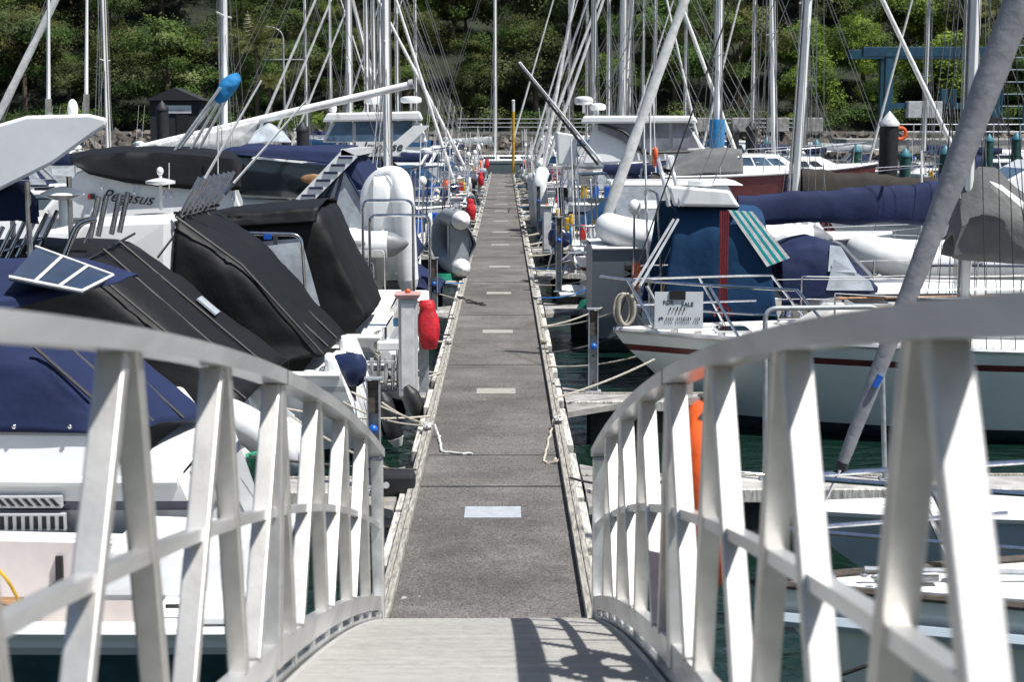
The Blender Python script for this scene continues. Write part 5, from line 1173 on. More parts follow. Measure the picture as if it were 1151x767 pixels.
ticks(16, .44, .045, 'ink', o_+Vector((-.17,-.014,-.105)), seed=5).build('lettering', sg, world=True)
q = P(755,330,19.70); mb = MB(); mb.box((-.02,-.012,.19),(.20,.02,.11),'rubber'); mb.build('window_strip', sg)
mb = MB(); mb.tube([P(712,322,19.9), P(757,247,21.5)], .02, 'alu', 6); mb.tube([P(719,322,19.9), P(762,247,21.6)], .02, 'alu', 6); mb.tube([P(727,322,20.0), P(748,360,20.0)], .025, 'galv', 6); mb.build('boarding_pole', t, world=True)
mb = MB(); c = P(699,346,20.0)
for k in range(7): mb.tube([c+Vector((.10*math.cos(a)+.012*k,.03*math.sin(k),.20*math.sin(a)-.02)) for a in [2*math.pi*i/16 for i in range(17)]], .012, 'rope_cream', 5)
mb.build('rope_coil', t, world=True)
for k in range(14):
    q = MB(); p_ = h.pt(.62+.026*k, 1, .05, .06); q.box(p_, (.09,.05,.05), 'cap_white'); q.build('deck_fitting', t)
for k in range(3):
    q = MB(); p_ = h.pt(.5-.15*k,1,.05,.06)
mb = MB(); c = Vector((PX(816,21.9),21.9,0)); zt, zb = P(816,237,21.9).z, P(816,345,21.9).z
for k in range(4): mb.tube([c+Vector((-.05+.035*k,0,zt)), c+Vector((-.04+.03*k,.02,(zt+zb)/2)), c+Vector((-.05+.035*k,0,zb))], .016, 'rope_red', 6)
for k in range(7): a = k*.9; mb.tube(arc(c+Vector((0,0,zb)), c+Vector((.16*math.cos(a),.1*math.sin(a),zb-.02)), c+Vector((.13*math.cos(a),.1*math.sin(a),zb-.13)), 6), .014, 'rope_red', 6)
tag(mb.build('halyard_bundle'), 'bundle of red halyards hanging in front of the blue cockpit tent', 'rope')
# R3
t, h = yacht('white yacht lying stern-to with a navy sail cover and navy dodger with a clear window', None, 24.35, 2.05, 1, 'stern', L=9.6, B=3.0, mast_px=1088, Hm=11.5, cover='navy_canvas', furl=None, fs=1.0, fb=1.25, dodger='navy_canvas', boom=3.55, fat=.22, mast_r=.08, boom_z=1.22)
x_ = lambda px, Y: PX(px, Y)
canopy(t, [[(2.24,22.88,1.0),(2.47,22.95,2.62),(2.47,25.7,2.62),(2.24,25.8,1.0)],[(3.1,22.86,1.0),(3.15,22.92,2.68),(3.15,25.7,2.68),(3.1,25.8,1.0)],[(3.95,22.88,1.02),(3.72,22.95,2.62),(3.72,25.7,2.62),(3.95,25.8,1.0)]], 'blue_canvas', 9, 9, .05, 1.5, 71, name='cockpit_tent')
mb = MB(); mb.hexa([P(757,232,22.8),P(832,233,22.8),P(832,233,25.6),P(757,232,25.6),P(750,208,22.8),P(820,214,22.8),P(820,214,25.6),P(750,208,25.6)],'gel_white'); mb.build('gantry_roof', t, world=True, bevel=.04)
mb = MB()
for px in (752, 765):
    mb.tube(rounded([P(px,232,22.8), P(px-8,195,22.9), P(px-12,180,23.3)],.1), .03, 'alu', 8)
mb.build('gantry', t, world=True)
mb = MB(); c = P(787,206,23.2); mb.lathe(c, [(.05,-.05),(.18,-.035),(.185,.03),(.05,.05)], 'gel_white', 18); mb.tube([c-Vector((0,0,.25)), c], .03, 'gel_white', 8); mb.build('satellite_dome', t, world=True)
mb = MB(); T0, T1, B0_, B1_ = P(818,236,22.82), P(846,238,22.82), P(862,300,22.82), P(888,290,22.82)
for k in range(7):
    a, b = k/7, (k+1)/7; mb.hexa([T0.lerp(T1,a),T0.lerp(T1,b),B0_.lerp(B1_,b),B0_.lerp(B1_,a)]+[q+Vector((0,.012,0)) for q in (T0.lerp(T1,a),T0.lerp(T1,b),B0_.lerp(B1_,b),B0_.lerp(B1_,a))], 'sail_white' if k%2==0 else 'teal_stripe')
mb.build('striped_awning', t, world=True)
# R4 tall grey hull with RIBs on deck
t = boat('slab_sided_launch', 'tall slab-sided grey hull carrying a white inflatable, dark M mark on its side', 'boat', 1.48, 27.6, 5.2, 1, 'stern')
h = Hull(5.2, 2.0, 1.80, 2.0, tw=.97, rake=.8, srake=.0, pw=2.6, flare=.3, main='gel_bluegrey', stripe='gel_bluegrey', boot='antifoul')
M['gel_slate'] = None; mat('gel_slate', (.155,.175,.20), .4, var=.06, scale=2); h.main = h.stripe = h.low = 'gel_slate'
h.build(t); h.deck(t, cp=None); h.rub(t, 'gel_white', .03, t0=.0, t1=1.)
tx = text_mb('M', .36, 'ink', P(703,298,26.55)+Vector((0,-.02,0)), (0,0,-1), (1,0,0), depth=.01, bold=.02); tx.build('lettering', t, world=True)
ticks(8, .28, .05, 'ink', P(703,290,26.5), (0,0,-1), (1,0,0), 4).build('small_lettering', t, world=True)
rib_dinghy('inflatable_dinghy', 'long white inflatable lying on the tall grey hull, pointed end to the left', 'inflatable dinghies', 3.6, 1.6, .25, 'hypalon_white', None, 'hypalon_cone', loc=(3.35,27.3,1.93), rot=(0,0,math.pi))
rib_dinghy('inflatable_dinghy', 'white inflatable with a dark strake, lying behind the thick grey furled sail', 'inflatable dinghies', 4.5, 1.75, .30, 'hypalon_white', 'navy_paint', 'hypalon_cone', loc=(8.0,27.0,1.56), rot=(0,0,math.pi))
t, h = motorboat('low white launch under the inflatable with a dark strake', None, 27.5, 6.9, 1, 'stern', L=8, B=2.6, fs=1.0, fb=1.2, cab_h=.35, hard=False, can=None, arch=False, name='low_launch')
mb = MB(); mb.box((8.0,27.1,1.25),(2.6,.9,.14),'gel_white'); tag(mb.build('dinghy_chock'), 'white chocks under the inflatable with a dark strake', 'chock')
# R5
yacht('white yacht with a thick pale furled headsail and a dark brown sail cover', None, 31.2, 1.40, 1, 'bow', L=10.5, B=2.9, mast_px=893, Hm=12.5, cover='brown_canvas', furl='sail_white', furl_r=.115, fat=.24, dodger='grey_canvas', boom=3.6, mast_r=.105, boom_z=1.2, hull='gel_white', lean=(-.55,0), stripe='maroon_paint')
# ================================================================== BOATS FARTHER ALONG
GL, GR = 'boats berthed farther along the left side', 'boats berthed farther along the right side'
t, h = yacht('white yacht with a tall white mast beside a blue pole cover, left of centre', GL, 38.6, -1.9, -1, 'stern', L=12, B=3.2, mast_px=262, Hm=13, cover=None, furl_r=.10, mast_r=.11, dodger=None, boom=0, lean=(-.25,0))
mb = MB(); a, b = P(158,166,38.3), P(462,95,38.3); mb.tube([a, a.lerp(b,.5), b], [.09,.10,.09], 'mast_alu', 10); mb.tube([b-Vector((.05,0,.0)), b+Vector((.05,0,.02))], .12, 'mast_grey', 10); mb.build('boom', t, world=True)
mb = MB(); rows = []
for px, dt, db in ((175,-1,10),(205,0,16),(235,2,26),(262,2,32),(280,2,20),(292,2,6)):
    f = (px-158)/304; c = a.lerp(b,f); rows.append([c+Vector((0,-.12,-dt*.0)), c+Vector((0,-.16,-db*.010)), c+Vector((0,-.10,-db*.0213)), c+Vector((0,.12,-db*.0213)), c+Vector((0,.14,0))])
mb.rows(refine(rows,5,4,.06,2.5,6), 'sail_white'); mb.build('furled_mainsail', t, world=True, solid=.01)
# clear plastic tent of a neighbouring cockpit
canopy(t, [[P(277,162,36.9),P(286,148,37.2),P(286,148,38.6),P(277,162,39)],[P(305,160,36.9),P(302,138,37.2),P(302,138,38.6),P(305,160,39)],[P(328,160,36.9),P(320,150,37.2),P(320,150,38.6),P(328,160,39)]], 'vinyl_pale', 5, 5, .03, 2, 5, name='cockpit_cover')
motorboat('white cruiser with a mid-blue canopy, first behind the grey upended inflatable', GL, 43.4, -1.9, -1, 'stern', L=9, hull='gel_bluegrey', can='blue_canvas', hard=False, cab_h=1.0, fs=.8, fb=1.1)
motorboat('small white cuddy boat with a navy cover left of the second red hose cover', GL, 46.8, -1.6, -1, 'stern', L=6.5, hull='gel_white', can='navy_canvas', hard=False, cab_h=.7, fs=.7, fb=1.0, arch=False, motor='rubber')
yacht('white yacht bow-on with the thickest white mast left of the walkway', GL, 51.2, -1.3, -1, 'bow', L=8.6, mast_px=438, Hm=13, cover='navy_canvas', furl=None, mast_r=.155, dodger='navy_canvas')
t, h = motorboat('tall white flybridge cruiser lettered Impulse with a flat hardtop', GL, 54.8, -1.9, -1, 'stern', L=11.5, B=3.8, hull='gel_white', can='navy_canvas', cab_h=1.25, fs=1.3, fb=1.9, hard=False, arch=False)
mb = MB(); mb.hexa([P(362,160,53.1),P(480,160,53.1),P(480,160,56.5),P(362,160,56.5),P(372,138,53.2),P(474,138,53.2),P(474,138,56.4),P(372,138,56.4)],'gel_white'); fb_ = mb.build('flybridge', t, world=True, bevel=.05)
panel(fb_, [P(366,159,53.0),P(396,159,53.0),P(396,136,53.1),P(378,136,53.1)],'glass_blue','window'); panel(fb_, [P(400,158,53.0),P(432,158,53.0),P(432,136,53.1),P(400,136,53.1)],'glass_blue','window'); panel(fb_, [P(442,157,53.0),P(460,157,53.0),P(464,136,53.1),P(442,136,53.1)],'glass_blue','window')
mb = MB(); mb.hexa([P(362,137,52.9),P(476,135,52.9),P(476,135,56.8),P(362,137,56.8),P(368,127,52.9),P(472,125,52.9),P(472,125,56.8),P(368,127,56.8)],'gel_white'); hd = mb.build('hardtop', t, world=True, bevel=.06)
mb = MB(); mb.hexa([P(425,175,52.9),P(447,175,52.9),P(483,141,52.9),P(465,141,52.9),P(425,175,53.1),P(447,175,53.1),P(483,141,53.1),P(465,141,53.1)],'gel_white'); mb.build('wing_strut', t, world=True)
radar(t, P(462,112,54), .36, .22); radar(t, P(420,112,54.5), .30, .30)
mb = MB(); mb.ell(P(374,122,53.5),(.14,.14,.17),'gel_white'); mb.tube([P(374,128,53.5),P(374,122,53.5)],.05,'gel_white',8); mb.build('searchlight', t, world=True)
mb = MB(); mb.hexa([P(400,176,52.95),P(450,176,52.95),P(450,176,53.2),P(400,176,53.2),P(400,159,52.95),P(450,159,52.95),P(450,159,53.2),P(400,159,53.2)],'gel_white'); ns = mb.build('name_board', t, world=True)
text_mb('Impulse', .42, 'ink', P(407,169.5,52.9), (1,0,0), (0,0,1), shear=.35, depth=.02, bold=.006).build('lettering', ns, world=True)
rowsL = [
 (59.2,'y',dict(mast_px=393, to='bow', L=11, mast_r=.13, cover='blue_canvas', furl='sail_white', dodger='navy_canvas', hull='gel_white'),'white yacht with a bright blue sail cover and pale mast left of the flat hardtop'),
 (62.6,'m',dict(L=9, can='blue_canvas', hard=False, hull='gel_bluegrey'),'grey-blue launch with a blue canopy behind the name Impulse'),
 (67,'m',dict(L=8.5, can='navy_canvas', hard=True, cab_h=1.1),'white hardtop launch left of the third red hose cover'),
 (70.4,'y',dict(mast_px=413, to='stern', L=10.5, mast_r=.085, cover='navy_canvas', furl='sail_white', dodger='blue_canvas'),'yacht with the left one of two slim white masts behind the thickest mast'),
 (75,'y',dict(mast_px=421, to='stern', L=10.5, mast_r=.085, cover='pale_canvas', furl='sail_white', dodger='navy_canvas'),'yacht with the right one of two slim white masts behind the thickest mast'),
 (78.4,'y',dict(mast_px=445, to='bow', L=10, mast_r=.11, cover='navy_canvas', furl='sail_white', furl_r=.10, dodger=None, lean=(-3.2,0), Hm=13),'yacht whose long white furled headsail leans left over the walkway'),
 (83,'m',dict(L=9, can='blue_canvas', hard=False, fly=True),'small far flybridge boat on the left with a blue cover'),
 (86.4,'y',dict(mast_px=428, to='stern', L=11, mast_r=.10, cover='blue_canvas', furl='sail_white', dodger='blue_canvas'),'far yacht on the left with a blue cover, mast just right of the slim pair'),
 (91,'m',dict(L=8, can='maroon_canvas', hard=True),'far white hardtop boat on the left, before the last red hose cover'),
 (94.4,'y',dict(mast_px=447, to='stern', L=9, mast_r=.09, cover='pale_canvas', furl='pale_canvas', dodger=None),'far grey-covered yacht on the left, mast behind the radar dome'),
 (99,'m',dict(L=8, can='navy_canvas', hard=False),'far white boat with a navy canopy, last but one on the left'),
 (103,'y',dict(mast_px=468, to='stern', L=9, mast_r=.08, cover='navy_canvas', furl='sail_white', dodger='navy_canvas'),'last yacht on the left before the end of the walkway')]
for Y, k, kw, lab in rowsL:
    kw = dict(kw); to = kw.pop('to', 'stern')
    (yacht if k == 'y' else motorboat)(lab, GL, Y, -1.25-random.uniform(0,.35), -1, to, **kw)
rowsR = [
 (34.3,'m',dict(L=8.2, B=2.7, can=None, hard=True, cab_h=1.15, fs=.85, fb=1.2, arch=False, Xe=1.75),'white launch with a long flat white roof left of the blue cockpit tent'),
 (38.0,'m',dict(L=6.6, B=2.5, can=None, hard=True, cab_h=1.35, fs=1.0, fb=1.3, arch=False, Xe=1.6, motor='navy_paint'),'small white cuddy cruiser with a hard roof and navy outboard, right of the walkway'),
 (41,'m',dict(L=5.6, B=3.2, hull='maroon_paint', stripe='maroon_paint', can='grey_canvas', hard=False, cab_h=.45, fs=2.55, fb=2.85, arch=False, Xe=3.9, wm='glass_blue'),'high-sided maroon boat with a grey cover behind the blue tent'),
 (45,'m',dict(L=7, can='blue_canvas', hard=False, cab_h=.8, fs=.75, fb=1.0, arch=False, motor='navy_paint', Xe=1.5),'small white open boat with a navy outboard and blue cover on the right edge'),
 (53.2,'y',dict(mast_px=872, to='stern', L=15, B=3.6, mast_r=.105, cover='navy_canvas', furl='sail_white', furl_r=.09, dodger='navy_canvas', Hm=14, tm=.6, lean=(-.5,0)),'yacht whose white furled headsail leans left in front of the blue travel lift'),
 (56.5,'y',dict(mast_px=806, to='stern', L=13, mast_r=.16, cover=None, furl=None, dodger='navy_canvas', lower='sky_canvas', boom=0),'yacht whose mast foot is wrapped in bright blue cloth'),
 (61,'y',dict(mast_px=688, to='stern', L=8.6, mast_r=.15, cover='pale_canvas', furl='sail_white', furl_r=.09, dodger='grey_canvas'),'yacht with the thickest grey mast behind the big cruiser roof'),
 (64.5,'m',dict(L=8, can='navy_canvas', hard=True, cab_h=1.2),'white hardtop launch on the right behind the big cruiser'),
 (69,'y',dict(mast_px=667, to='bow', L=9, mast_r=.12, cover='navy_canvas', furl='sail_white', furl_r=.10, dodger='blue_canvas'),'yacht with the leftmost mast right of the walkway and a white furled sail'),
 (72.5,'y',dict(mast_px=697, to='bow', L=12, mast_r=.09, cover='pale_canvas', furl='sail_white', furl_r=.09, dodger=None, lean=(-.8,0)),'yacht with a slim mast just right of the thickest grey mast'),
 (77,'m',dict(L=8, can='maroon_canvas', hard=False),'far white boat on the right with a maroon canopy'),
 (80.5,'y',dict(mast_px=707, to='bow', L=13, mast_r=.09, cover='navy_canvas', furl='sail_white', furl_r=.10, dodger='navy_canvas'),'far yacht with the right one of the slim masts over the big cruiser roof'),
 (85,'m',dict(L=8, can='blue_canvas', hard=False, fly=True),'far flybridge boat on the right with a blue cover'),
 (88.5,'y',dict(mast_px=684, to='bow', L=11, mast_r=.08, cover='blue_canvas', furl='pale_canvas', furl_r=.09, dodger=None),'far yacht on the right with a pale furled sail and blue boom cover'),
 (93,'m',dict(L=9, can='navy_canvas', hard=True),'far white hardtop boat on the right'),
 (96.5,'y',dict(mast_px=735, to='stern', L=11, mast_r=.07, cover='navy_canvas', furl='sail_white', furl_r=.09, dodger='navy_canvas'),'far yacht on the right with a navy sail cover near the yellow pole'),
 (101,'m',dict(L=7, can='navy_canvas', hard=False),'last but one boat on the right, small with a navy canopy'),
 (104.5,'y',dict(mast_px=660, to='bow', L=9, mast_r=.07, cover='pale_canvas', furl='sail_white', dodger=None),'last yacht on the right beside the yellow pole')]
for Y, k, kw, lab in rowsR:
    kw = dict(kw); to = kw.pop('to', 'stern'); Xe = kw.pop('Xe', 1.0+random.uniform(0,.35))
    (yacht if k == 'y' else motorboat)(lab, GR, Y, Xe, 1, to, **kw)
# R7 big cruiser with a long window band under a hardtop
mat('glass_haze', (.17,.18,.21), .15, var=.25, scale=1.5, spec=.7)
t, h = motorboat('big white cruiser with a flat roof and wide clear screens right of centre', GR, 48.6, 1.9, 1, 'stern', L=11.5, B=3.9, hull='gel_white', can=None, hard=False, cab_h=1.0, fs=1.5, fb=2.1, arch=False)
mb = MB(); mb.hexa([P(655,185,46.9),P(800,178,46.9),P(800,178,50.3),P(655,185,50.3),P(668,138,47.0),P(772,138,47.0),P(772,138,50.2),P(668,138,50.2)],'gel_white'); fb_ = mb.build('bridge_cabin', t, world=True, bevel=.05)
for q in (((672,146),(700,158),(712,170),(722,170),(722,139),(672,139)),((726,170),(752,168),(752,139),(726,139)),((756,168),(786,166),(773,139),(756,139))):
    panel(fb_, [P(x,y,46.83) for x,y in q], 'glass_haze', 'window', .02)
mb = MB(); mb.tube([P(672,138,46.8),P(700,147,46.8),P(712,157,46.8),P(722,172,46.8),P(790,170,46.8)], .05, 'rubber', 6); mb.build('window_trim', fb_, world=True)
mb = MB(); mb.hexa([P(652,139,46.7),P(785,138,46.7),P(785,138,50.5),P(652,139,50.5),P(656,130,46.7),P(780,130,46.7),P(780,130,50.5),P(656,130,50.5)],'gel_white'); mb.build('hardtop', t, world=True, bevel=.06)
radar(t, P(656,113,48), .28, .24, txt='RADAR' if False else None); radar(t, P(672,120,48), .24, .2)
text_mb('Raymarine', .10, 'ink', P(649.5,114.5,47.68), (1,0,0), (0,0,1), depth=.02).build('lettering', t.children[-2], world=True)
mb = MB(); mb.hexa([P(627,185,47.2),P(647,185,47.2),P(650,152,47.2),P(626,148,47.2),P(627,185,47.5),P(647,185,47.5),P(640,152,47.5),P(622,148,47.5)],'gel_white'); mb.build('radar_arch', t, world=True, bevel=.04)
for px in (724, 731): antenna(t, P(px,185,46.7), P(px,95,46.7), .03)
for k, (a, b) in enumerate((((672,185),(582,72)),((678,185),(584,70)))):
    mb = MB(); mb.tube([P(a[0],a[1],46.6+.4*k), P(b[0],b[1],44.5+.4*k)], .035, 'mast_alu' if k else 'rubber', 6); mb.build('outrigger_pole', t, world=True)
for k_, (X_, Y_, L_, lab_, kw_) in enumerate(((1.6,120.5,10,'white cabin launch beyond the walkway end, right of the yellow pole',dict(hard=True,cab_h=1.4,fs=1.3,fb=1.8,can=None)),(-17.5,124.5,9,'white launch moored off the rock bank at left',dict(hard=False,fly=True,fs=1.2,fb=1.6)),(13.2,124.0,9,'white launch moored off the rock bank at right of centre',dict(hard=True,fs=1.2,fb=1.6,can=None)))): motorboat(lab_, 'launches moored off the rock bank', Y_, X_, 1, 'stern', L=L_, **kw_)
rib_dinghy('inflatable_dinghy', 'pale blue-grey inflatable standing upright beside the right edge of the walkway', 'inflatable dinghies', 2.0, 1.3, .22, 'hypalon_white', None, 'hypalon_white', loc=(1.12,50.3,1.5), rot=(0,R(-84),R(186)), vee=True, handles=False)
# motor boat with dark windows behind the inflatables at right
motorboat('white motorboat with dark raked windows behind the navy sail cover', GR, 34.5, 5.9+4.2, 1, 'stern', L=9, B=2.8, hull='gel_white', can='sky_canvas', hard=True, cab_h=1.1, fs=1.5, fb=1.9, arch=False, wm='glass_blue') if False else None
t = thing('moored_motorboat', 'white motorboat with dark raked windows behind the navy sail cover', 'motorboat', (13.5, 37.6, 0), math.pi, GR)
h = Hull(12, 3.2, 1.6, 1.9, tw=.93, rake=1.3, pw=2.4, main='gel_white', stripe='gel_grey'); h.build(t); h.deck(t, cp=(.06,.3)); h.rub(t, 'gel_white', .05)
cabin(t, -2.4, 3.6, 1.4, 1.1, 1.7, 3.0, 2.4, .3, win=((.05,.3,.35,.88),(.34,.55,.35,.88),(.59,.70,.35,.85)), wm='glass_blue')
mb = MB(); mb.lathe((2.5,1.5,2.0),[(.2,-.06),(.26,0),(.2,.06)],'rubber',18,'y'); mb.build('rope_reel', t)
pulpit(h, t)
# yacht lying across the end of the walkway
t, h = yacht('white yacht lying broadside across the far end of the walkway', None, 112.5, -5.6, 1, 'stern', L=12.5, B=3.6, Hm=14, mast_r=.15, cover='pale_canvas', furl=None, dodger=None, fs=1.2, fb=1.45, mast_px=549, hull='gel_cream')
# boats beyond at the right, and left
for k, (Y, X, L, lab, kw) in enumerate(((84,34,12,'white cabin boat at the far right by the green piles',dict(hard=True)),(118,30,13,'long white boat with a red waterline under the travel lift',dict(hard=True,cab_h=.8,arch=False)),(96,25,10,'small white boat at right behind the grey-green piles',dict(hard=False)),(78,20.5,8,'white boat with a navy cover behind the leaning furled sail',dict(hard=False)),(92,-24,9,'white boat under the dark hut at far left',dict(hard=True)),(86,-18,8,'white boat with a teal cover at far left',dict(hard=False,can='sky_canvas')),(72,-17.5,9,'white launch behind the flybridge roof at far left',dict(hard=True)))):
    motorboat(lab, 'boats in the outer berths', Y, X, 1 if X > 0 else -1, 'stern', L=L, **kw)
for k, (px, Y, r, lab, top) in enumerate(((918,64,.03,'thin aluminium mast with no sail right of the thick masts',5),(1004,95,.06,'thin grey mast in front of the travel lift leg',8),(320,80,.06,'thin mast left of the street lamp',12))): pass
OB = 'yachts in the outer berths behind the nearer boats'
pair = None
for k,(px,Y,cv,lab) in enumerate(((345,118.5,'blue_canvas','outer yacht beyond the walkway, its mast between street lamp and hardtop cruiser'),(372,123,'pale_canvas','outer yacht beyond the walkway, mast just left of the flat hardtop'),
    (640,118.5,'navy_canvas','outer yacht with a mast left of the right-hand cluster'),
    (722,127.5,'navy_canvas','outer yacht with a mast at the right of the right-hand cluster'),(770,118.5,'blue_canvas','outer yacht with its mast left of the blue wrapped mast foot'))):
    xm = PX(px, Y); sd = 1 if k%2 else -1; L = 9.2
    yacht(lab, OB, Y, xm-sd*4.4, sd, 'stern', L=L, mast_px=px, Hm=13.5+k%3, cover=cv, furl='sail_white' if k%3 else None, furl_r=.08, mast_r=.085, dodger='navy_canvas' if k%2 else None, extras=False)
for k,(px,Y,cv,lab) in enumerate(((120,66,'navy_canvas','outer yacht with its mast above the white flybridge roof at far left'),(846,92,'navy_canvas','outer yacht right of the blue wrapped mast foot'),(905,98,'pale_canvas','outer yacht right of the two thick masts'),(1040,88,'navy_canvas','outer yacht in front of the travel lift'))):
    sd = -1 if px < 566 else 1; xm = PX(px, Y)
    yacht(lab, OB, Y, xm-sd*3.4, sd, 'bow', L=9, mast_px=px, Hm=13, cover=cv, furl='sail_white' if k%2 else None, furl_r=.08, mast_r=.085, dodger='navy_canvas', extras=False)
# ---- mooring lines from each berth to the walkway, one thing each
def mline(a, b, m, lab, sg=.05, r=.012): mb = MB(); mb.tube(sag(a, b, sg, 10), r, m, 5); tag(mb.build('mooring_rope'), lab, 'rope', 'mooring ropes between the boats and the walkway')
rr_ = random.Random(5)
for sd, lst in ((-1, [13,16.5,19,22.2,25.8,31.5,38.6,43.4,46.8,51.2,54.8,59.2,62.6,67,70.4,75,78.4,83,86.4,91]), (1, [13,20.3,24.3,27.6,31.2,34.3,38,41,45,48.6,53.2,56.5,61,64.5,69,72.5,77,80.5,85,88.5])):
    for Y in lst:
        for s2 in (-1, 1):
            if Y < 14 and s2 < 0: continue
            e = XC+sd*(HWI+.06); mline((XC+sd*rr_.uniform(1.75,2.3), Y+s2*rr_.uniform(.2,.8), rr_.uniform(.8,1.05)), (e, Y+s2*rr_.uniform(1.0,2.0), PZ+.09), rr_.choice(['rope_cream','rope_cream','rope_dark','rope_cream','rope_dark' if Y < 30 else 'rope_blue']), 'sagging mooring rope from a boat to a cleat on the %s edge of the walkway' % ('left' if sd < 0 else 'right'), rr_.uniform(.02,.12), .013 if Y < 40 else .02)
# ---- small gear lying on the finger piers
def gear(kind, x, Y, lab, m, s=1.):
    if kind == 'dock_box':
        t = thing('dock_box', lab, 'box', (x,Y,PZ), rr_.uniform(-.1,.1)); mb = MB(); mb.box((0,0,.2*s),(.75*s,.42*s,.4*s),m); mb.build('body',t,bevel=.03); mb = MB(); mb.box((0,0,.43*s),(.80*s,.46*s,.07*s),'gel_white'); mb.build('lid',t,bevel=.02)
    if kind == 'hose_coil':
        t = MB()
        for k in range(6): t.tube([(x+(.24-.012*k)*math.cos(a), Y+(.24-.012*k)*math.sin(a), PZ+.02+.025*k) for a in [2*math.pi*i/20+k for i in range(21)]], .016, m, 6)
        tag(t.build('hose_coil'), lab, 'hose')
    if kind == 'bucket':
        t = thing('bucket', lab, 'bucket', (x,Y,PZ)); mb = MB(); mb.lathe((0,0,0),[(.10,0),(.14,.28),(.15,.29),(.13,.28),(.09,.03)],m,16); mb.build('pail',t); mb = MB(); mb.tube(arc((-.14,0,.28),(0,0,.5),(.14,0,.28),8),.005,'stainless',5); mb.build('handle',t)
    if kind == 'boarding_step':
        t = thing('boarding_step', lab, 'step', (x,Y,PZ)); mb = MB(); mb.box((0,0,.24),(.6,.35,.05),m); mb.build('tread',t,bevel=.01); mb = MB(); mb.box((0,.35,.48),(.6,.3,.05),m); mb.build('tread',t,bevel=.01)
        for sx in (-.28,.28): mb = MB(); mb.hexa([(sx-.02,-.17,0),(sx+.02,-.17,0),(sx+.02,.5,0),(sx-.02,.5,0),(sx-.02,-.17,.22),(sx+.02,-.17,.22),(sx+.02,.5,.46),(sx-.02,.5,.46)],m); mb.build('side',t)
for a in (('hose_coil',1.6,29.1,'green hose coiled on the right finger pier beside the tall grey hull','rope_green'),('bucket',2.0,29.3,'small blue bucket on the right finger pier beside the tall grey hull','blue_plastic'),
          ('dock_box',-1.75,20.62,'small white-lidded box behind the tall grey power pedestal','gel_grey',.6),('hose_coil',-1.5,28.7,'cream rope coil on the left finger pier behind the nearest hose cover','rope_cream'),
          ('boarding_step',-2.1,34.4,'white boarding step on the left finger pier near the upended grey inflatable','gel_white'),('boarding_step',1.9,36.1,'white boarding step on the right finger pier by the white cuddy cruiser','gel_white'),
          ('dock_box',-1.5,41.2,'white dock box on the left finger pier before the second hose cover','gel_white'),('dock_box',1.7,43,'white dock box on the right finger pier behind the white cuddy cruiser','gel_white'),
          ('bucket',-1.4,49,'blue bucket on the left finger pier beyond the second hose cover','blue_plastic'),('hose_coil',1.5,43.1,'teal hose coil on the right finger pier behind the white cuddy cruiser','pile_cap'),
          ('dock_box',-1.6,57,'blue dock box on the left between the second and third hose covers','navy_paint'),('boarding_step',1.8,50.6,'grey boarding step under the upright pale dinghy','ped_grey'),
          ('hose_coil',-1.3,34.3,'green hose coil under the upended grey inflatable','rope_green'),('boarding_step',-1.9,65,'far white boarding step left of the walkway','gel_white'),('boarding_step',1.8,58.6,'far white boarding step right of the walkway','gel_white')): gear(*a)
# ================================================================== PILES, SHORE, LIFT
def pile(px, py, Y, r, m, capm, label, group):
    c = P(px, py, Y); t = thing('mooring_pile', label, 'pile', (c.x, Y, 0), 0, group)
    mb = MB(); mb.tube([(0,0,-1.5),(0,0,c.z-r*1.3)], r, m, 14); mb.build('shaft', t)
    mb = MB(); mb.lathe((0,0,c.z-r*1.3), [(r*1.1,0),(r*1.1,r*.35),(.02,r*1.6)], capm, 14); mb.build('cap', t)
GP = 'green capped piles'
for px, py, Y, lab in ((1018,168,86,'green pile with a teal cone cap, right of the leaning furled sail'),(963,163,92,'green pile left of the leaning furled sail'),(918,158,98,'small green pile above the navy cover'),(862,155,104,'small green pile by the rock bank'),(1063,165,82,'green pile with a pale cap left of the thick grey sail'),(1112,152,70,'slim green pile right of the thick grey sail'),(1143,150,66,'slim green pile at the far right edge')):
    pile(px, py, Y, .30 if px < 1100 else .2, 'pile_green', 'pile_cap', lab, GP)
for px, py, Y, r, lab in ((182,115,62,.24,'black pile with a cone top at upper left'),(340,138,66,.26,'black pile left of the flat hardtop'),(1000,128,78,.45,'thick black pile under the travel lift'),(824,140,84,.32,'black pile right of the blue wrapped mast foot'),(845,138,88,.32,'second black pile right of the blue wrapped mast foot'),(322,148,74,.22,'short black pile behind the clear cockpit cover')):
    pile(px, py, Y, r, 'pile_black', 'cap_white' if px == 1000 else 'pile_black', lab, 'black piles')
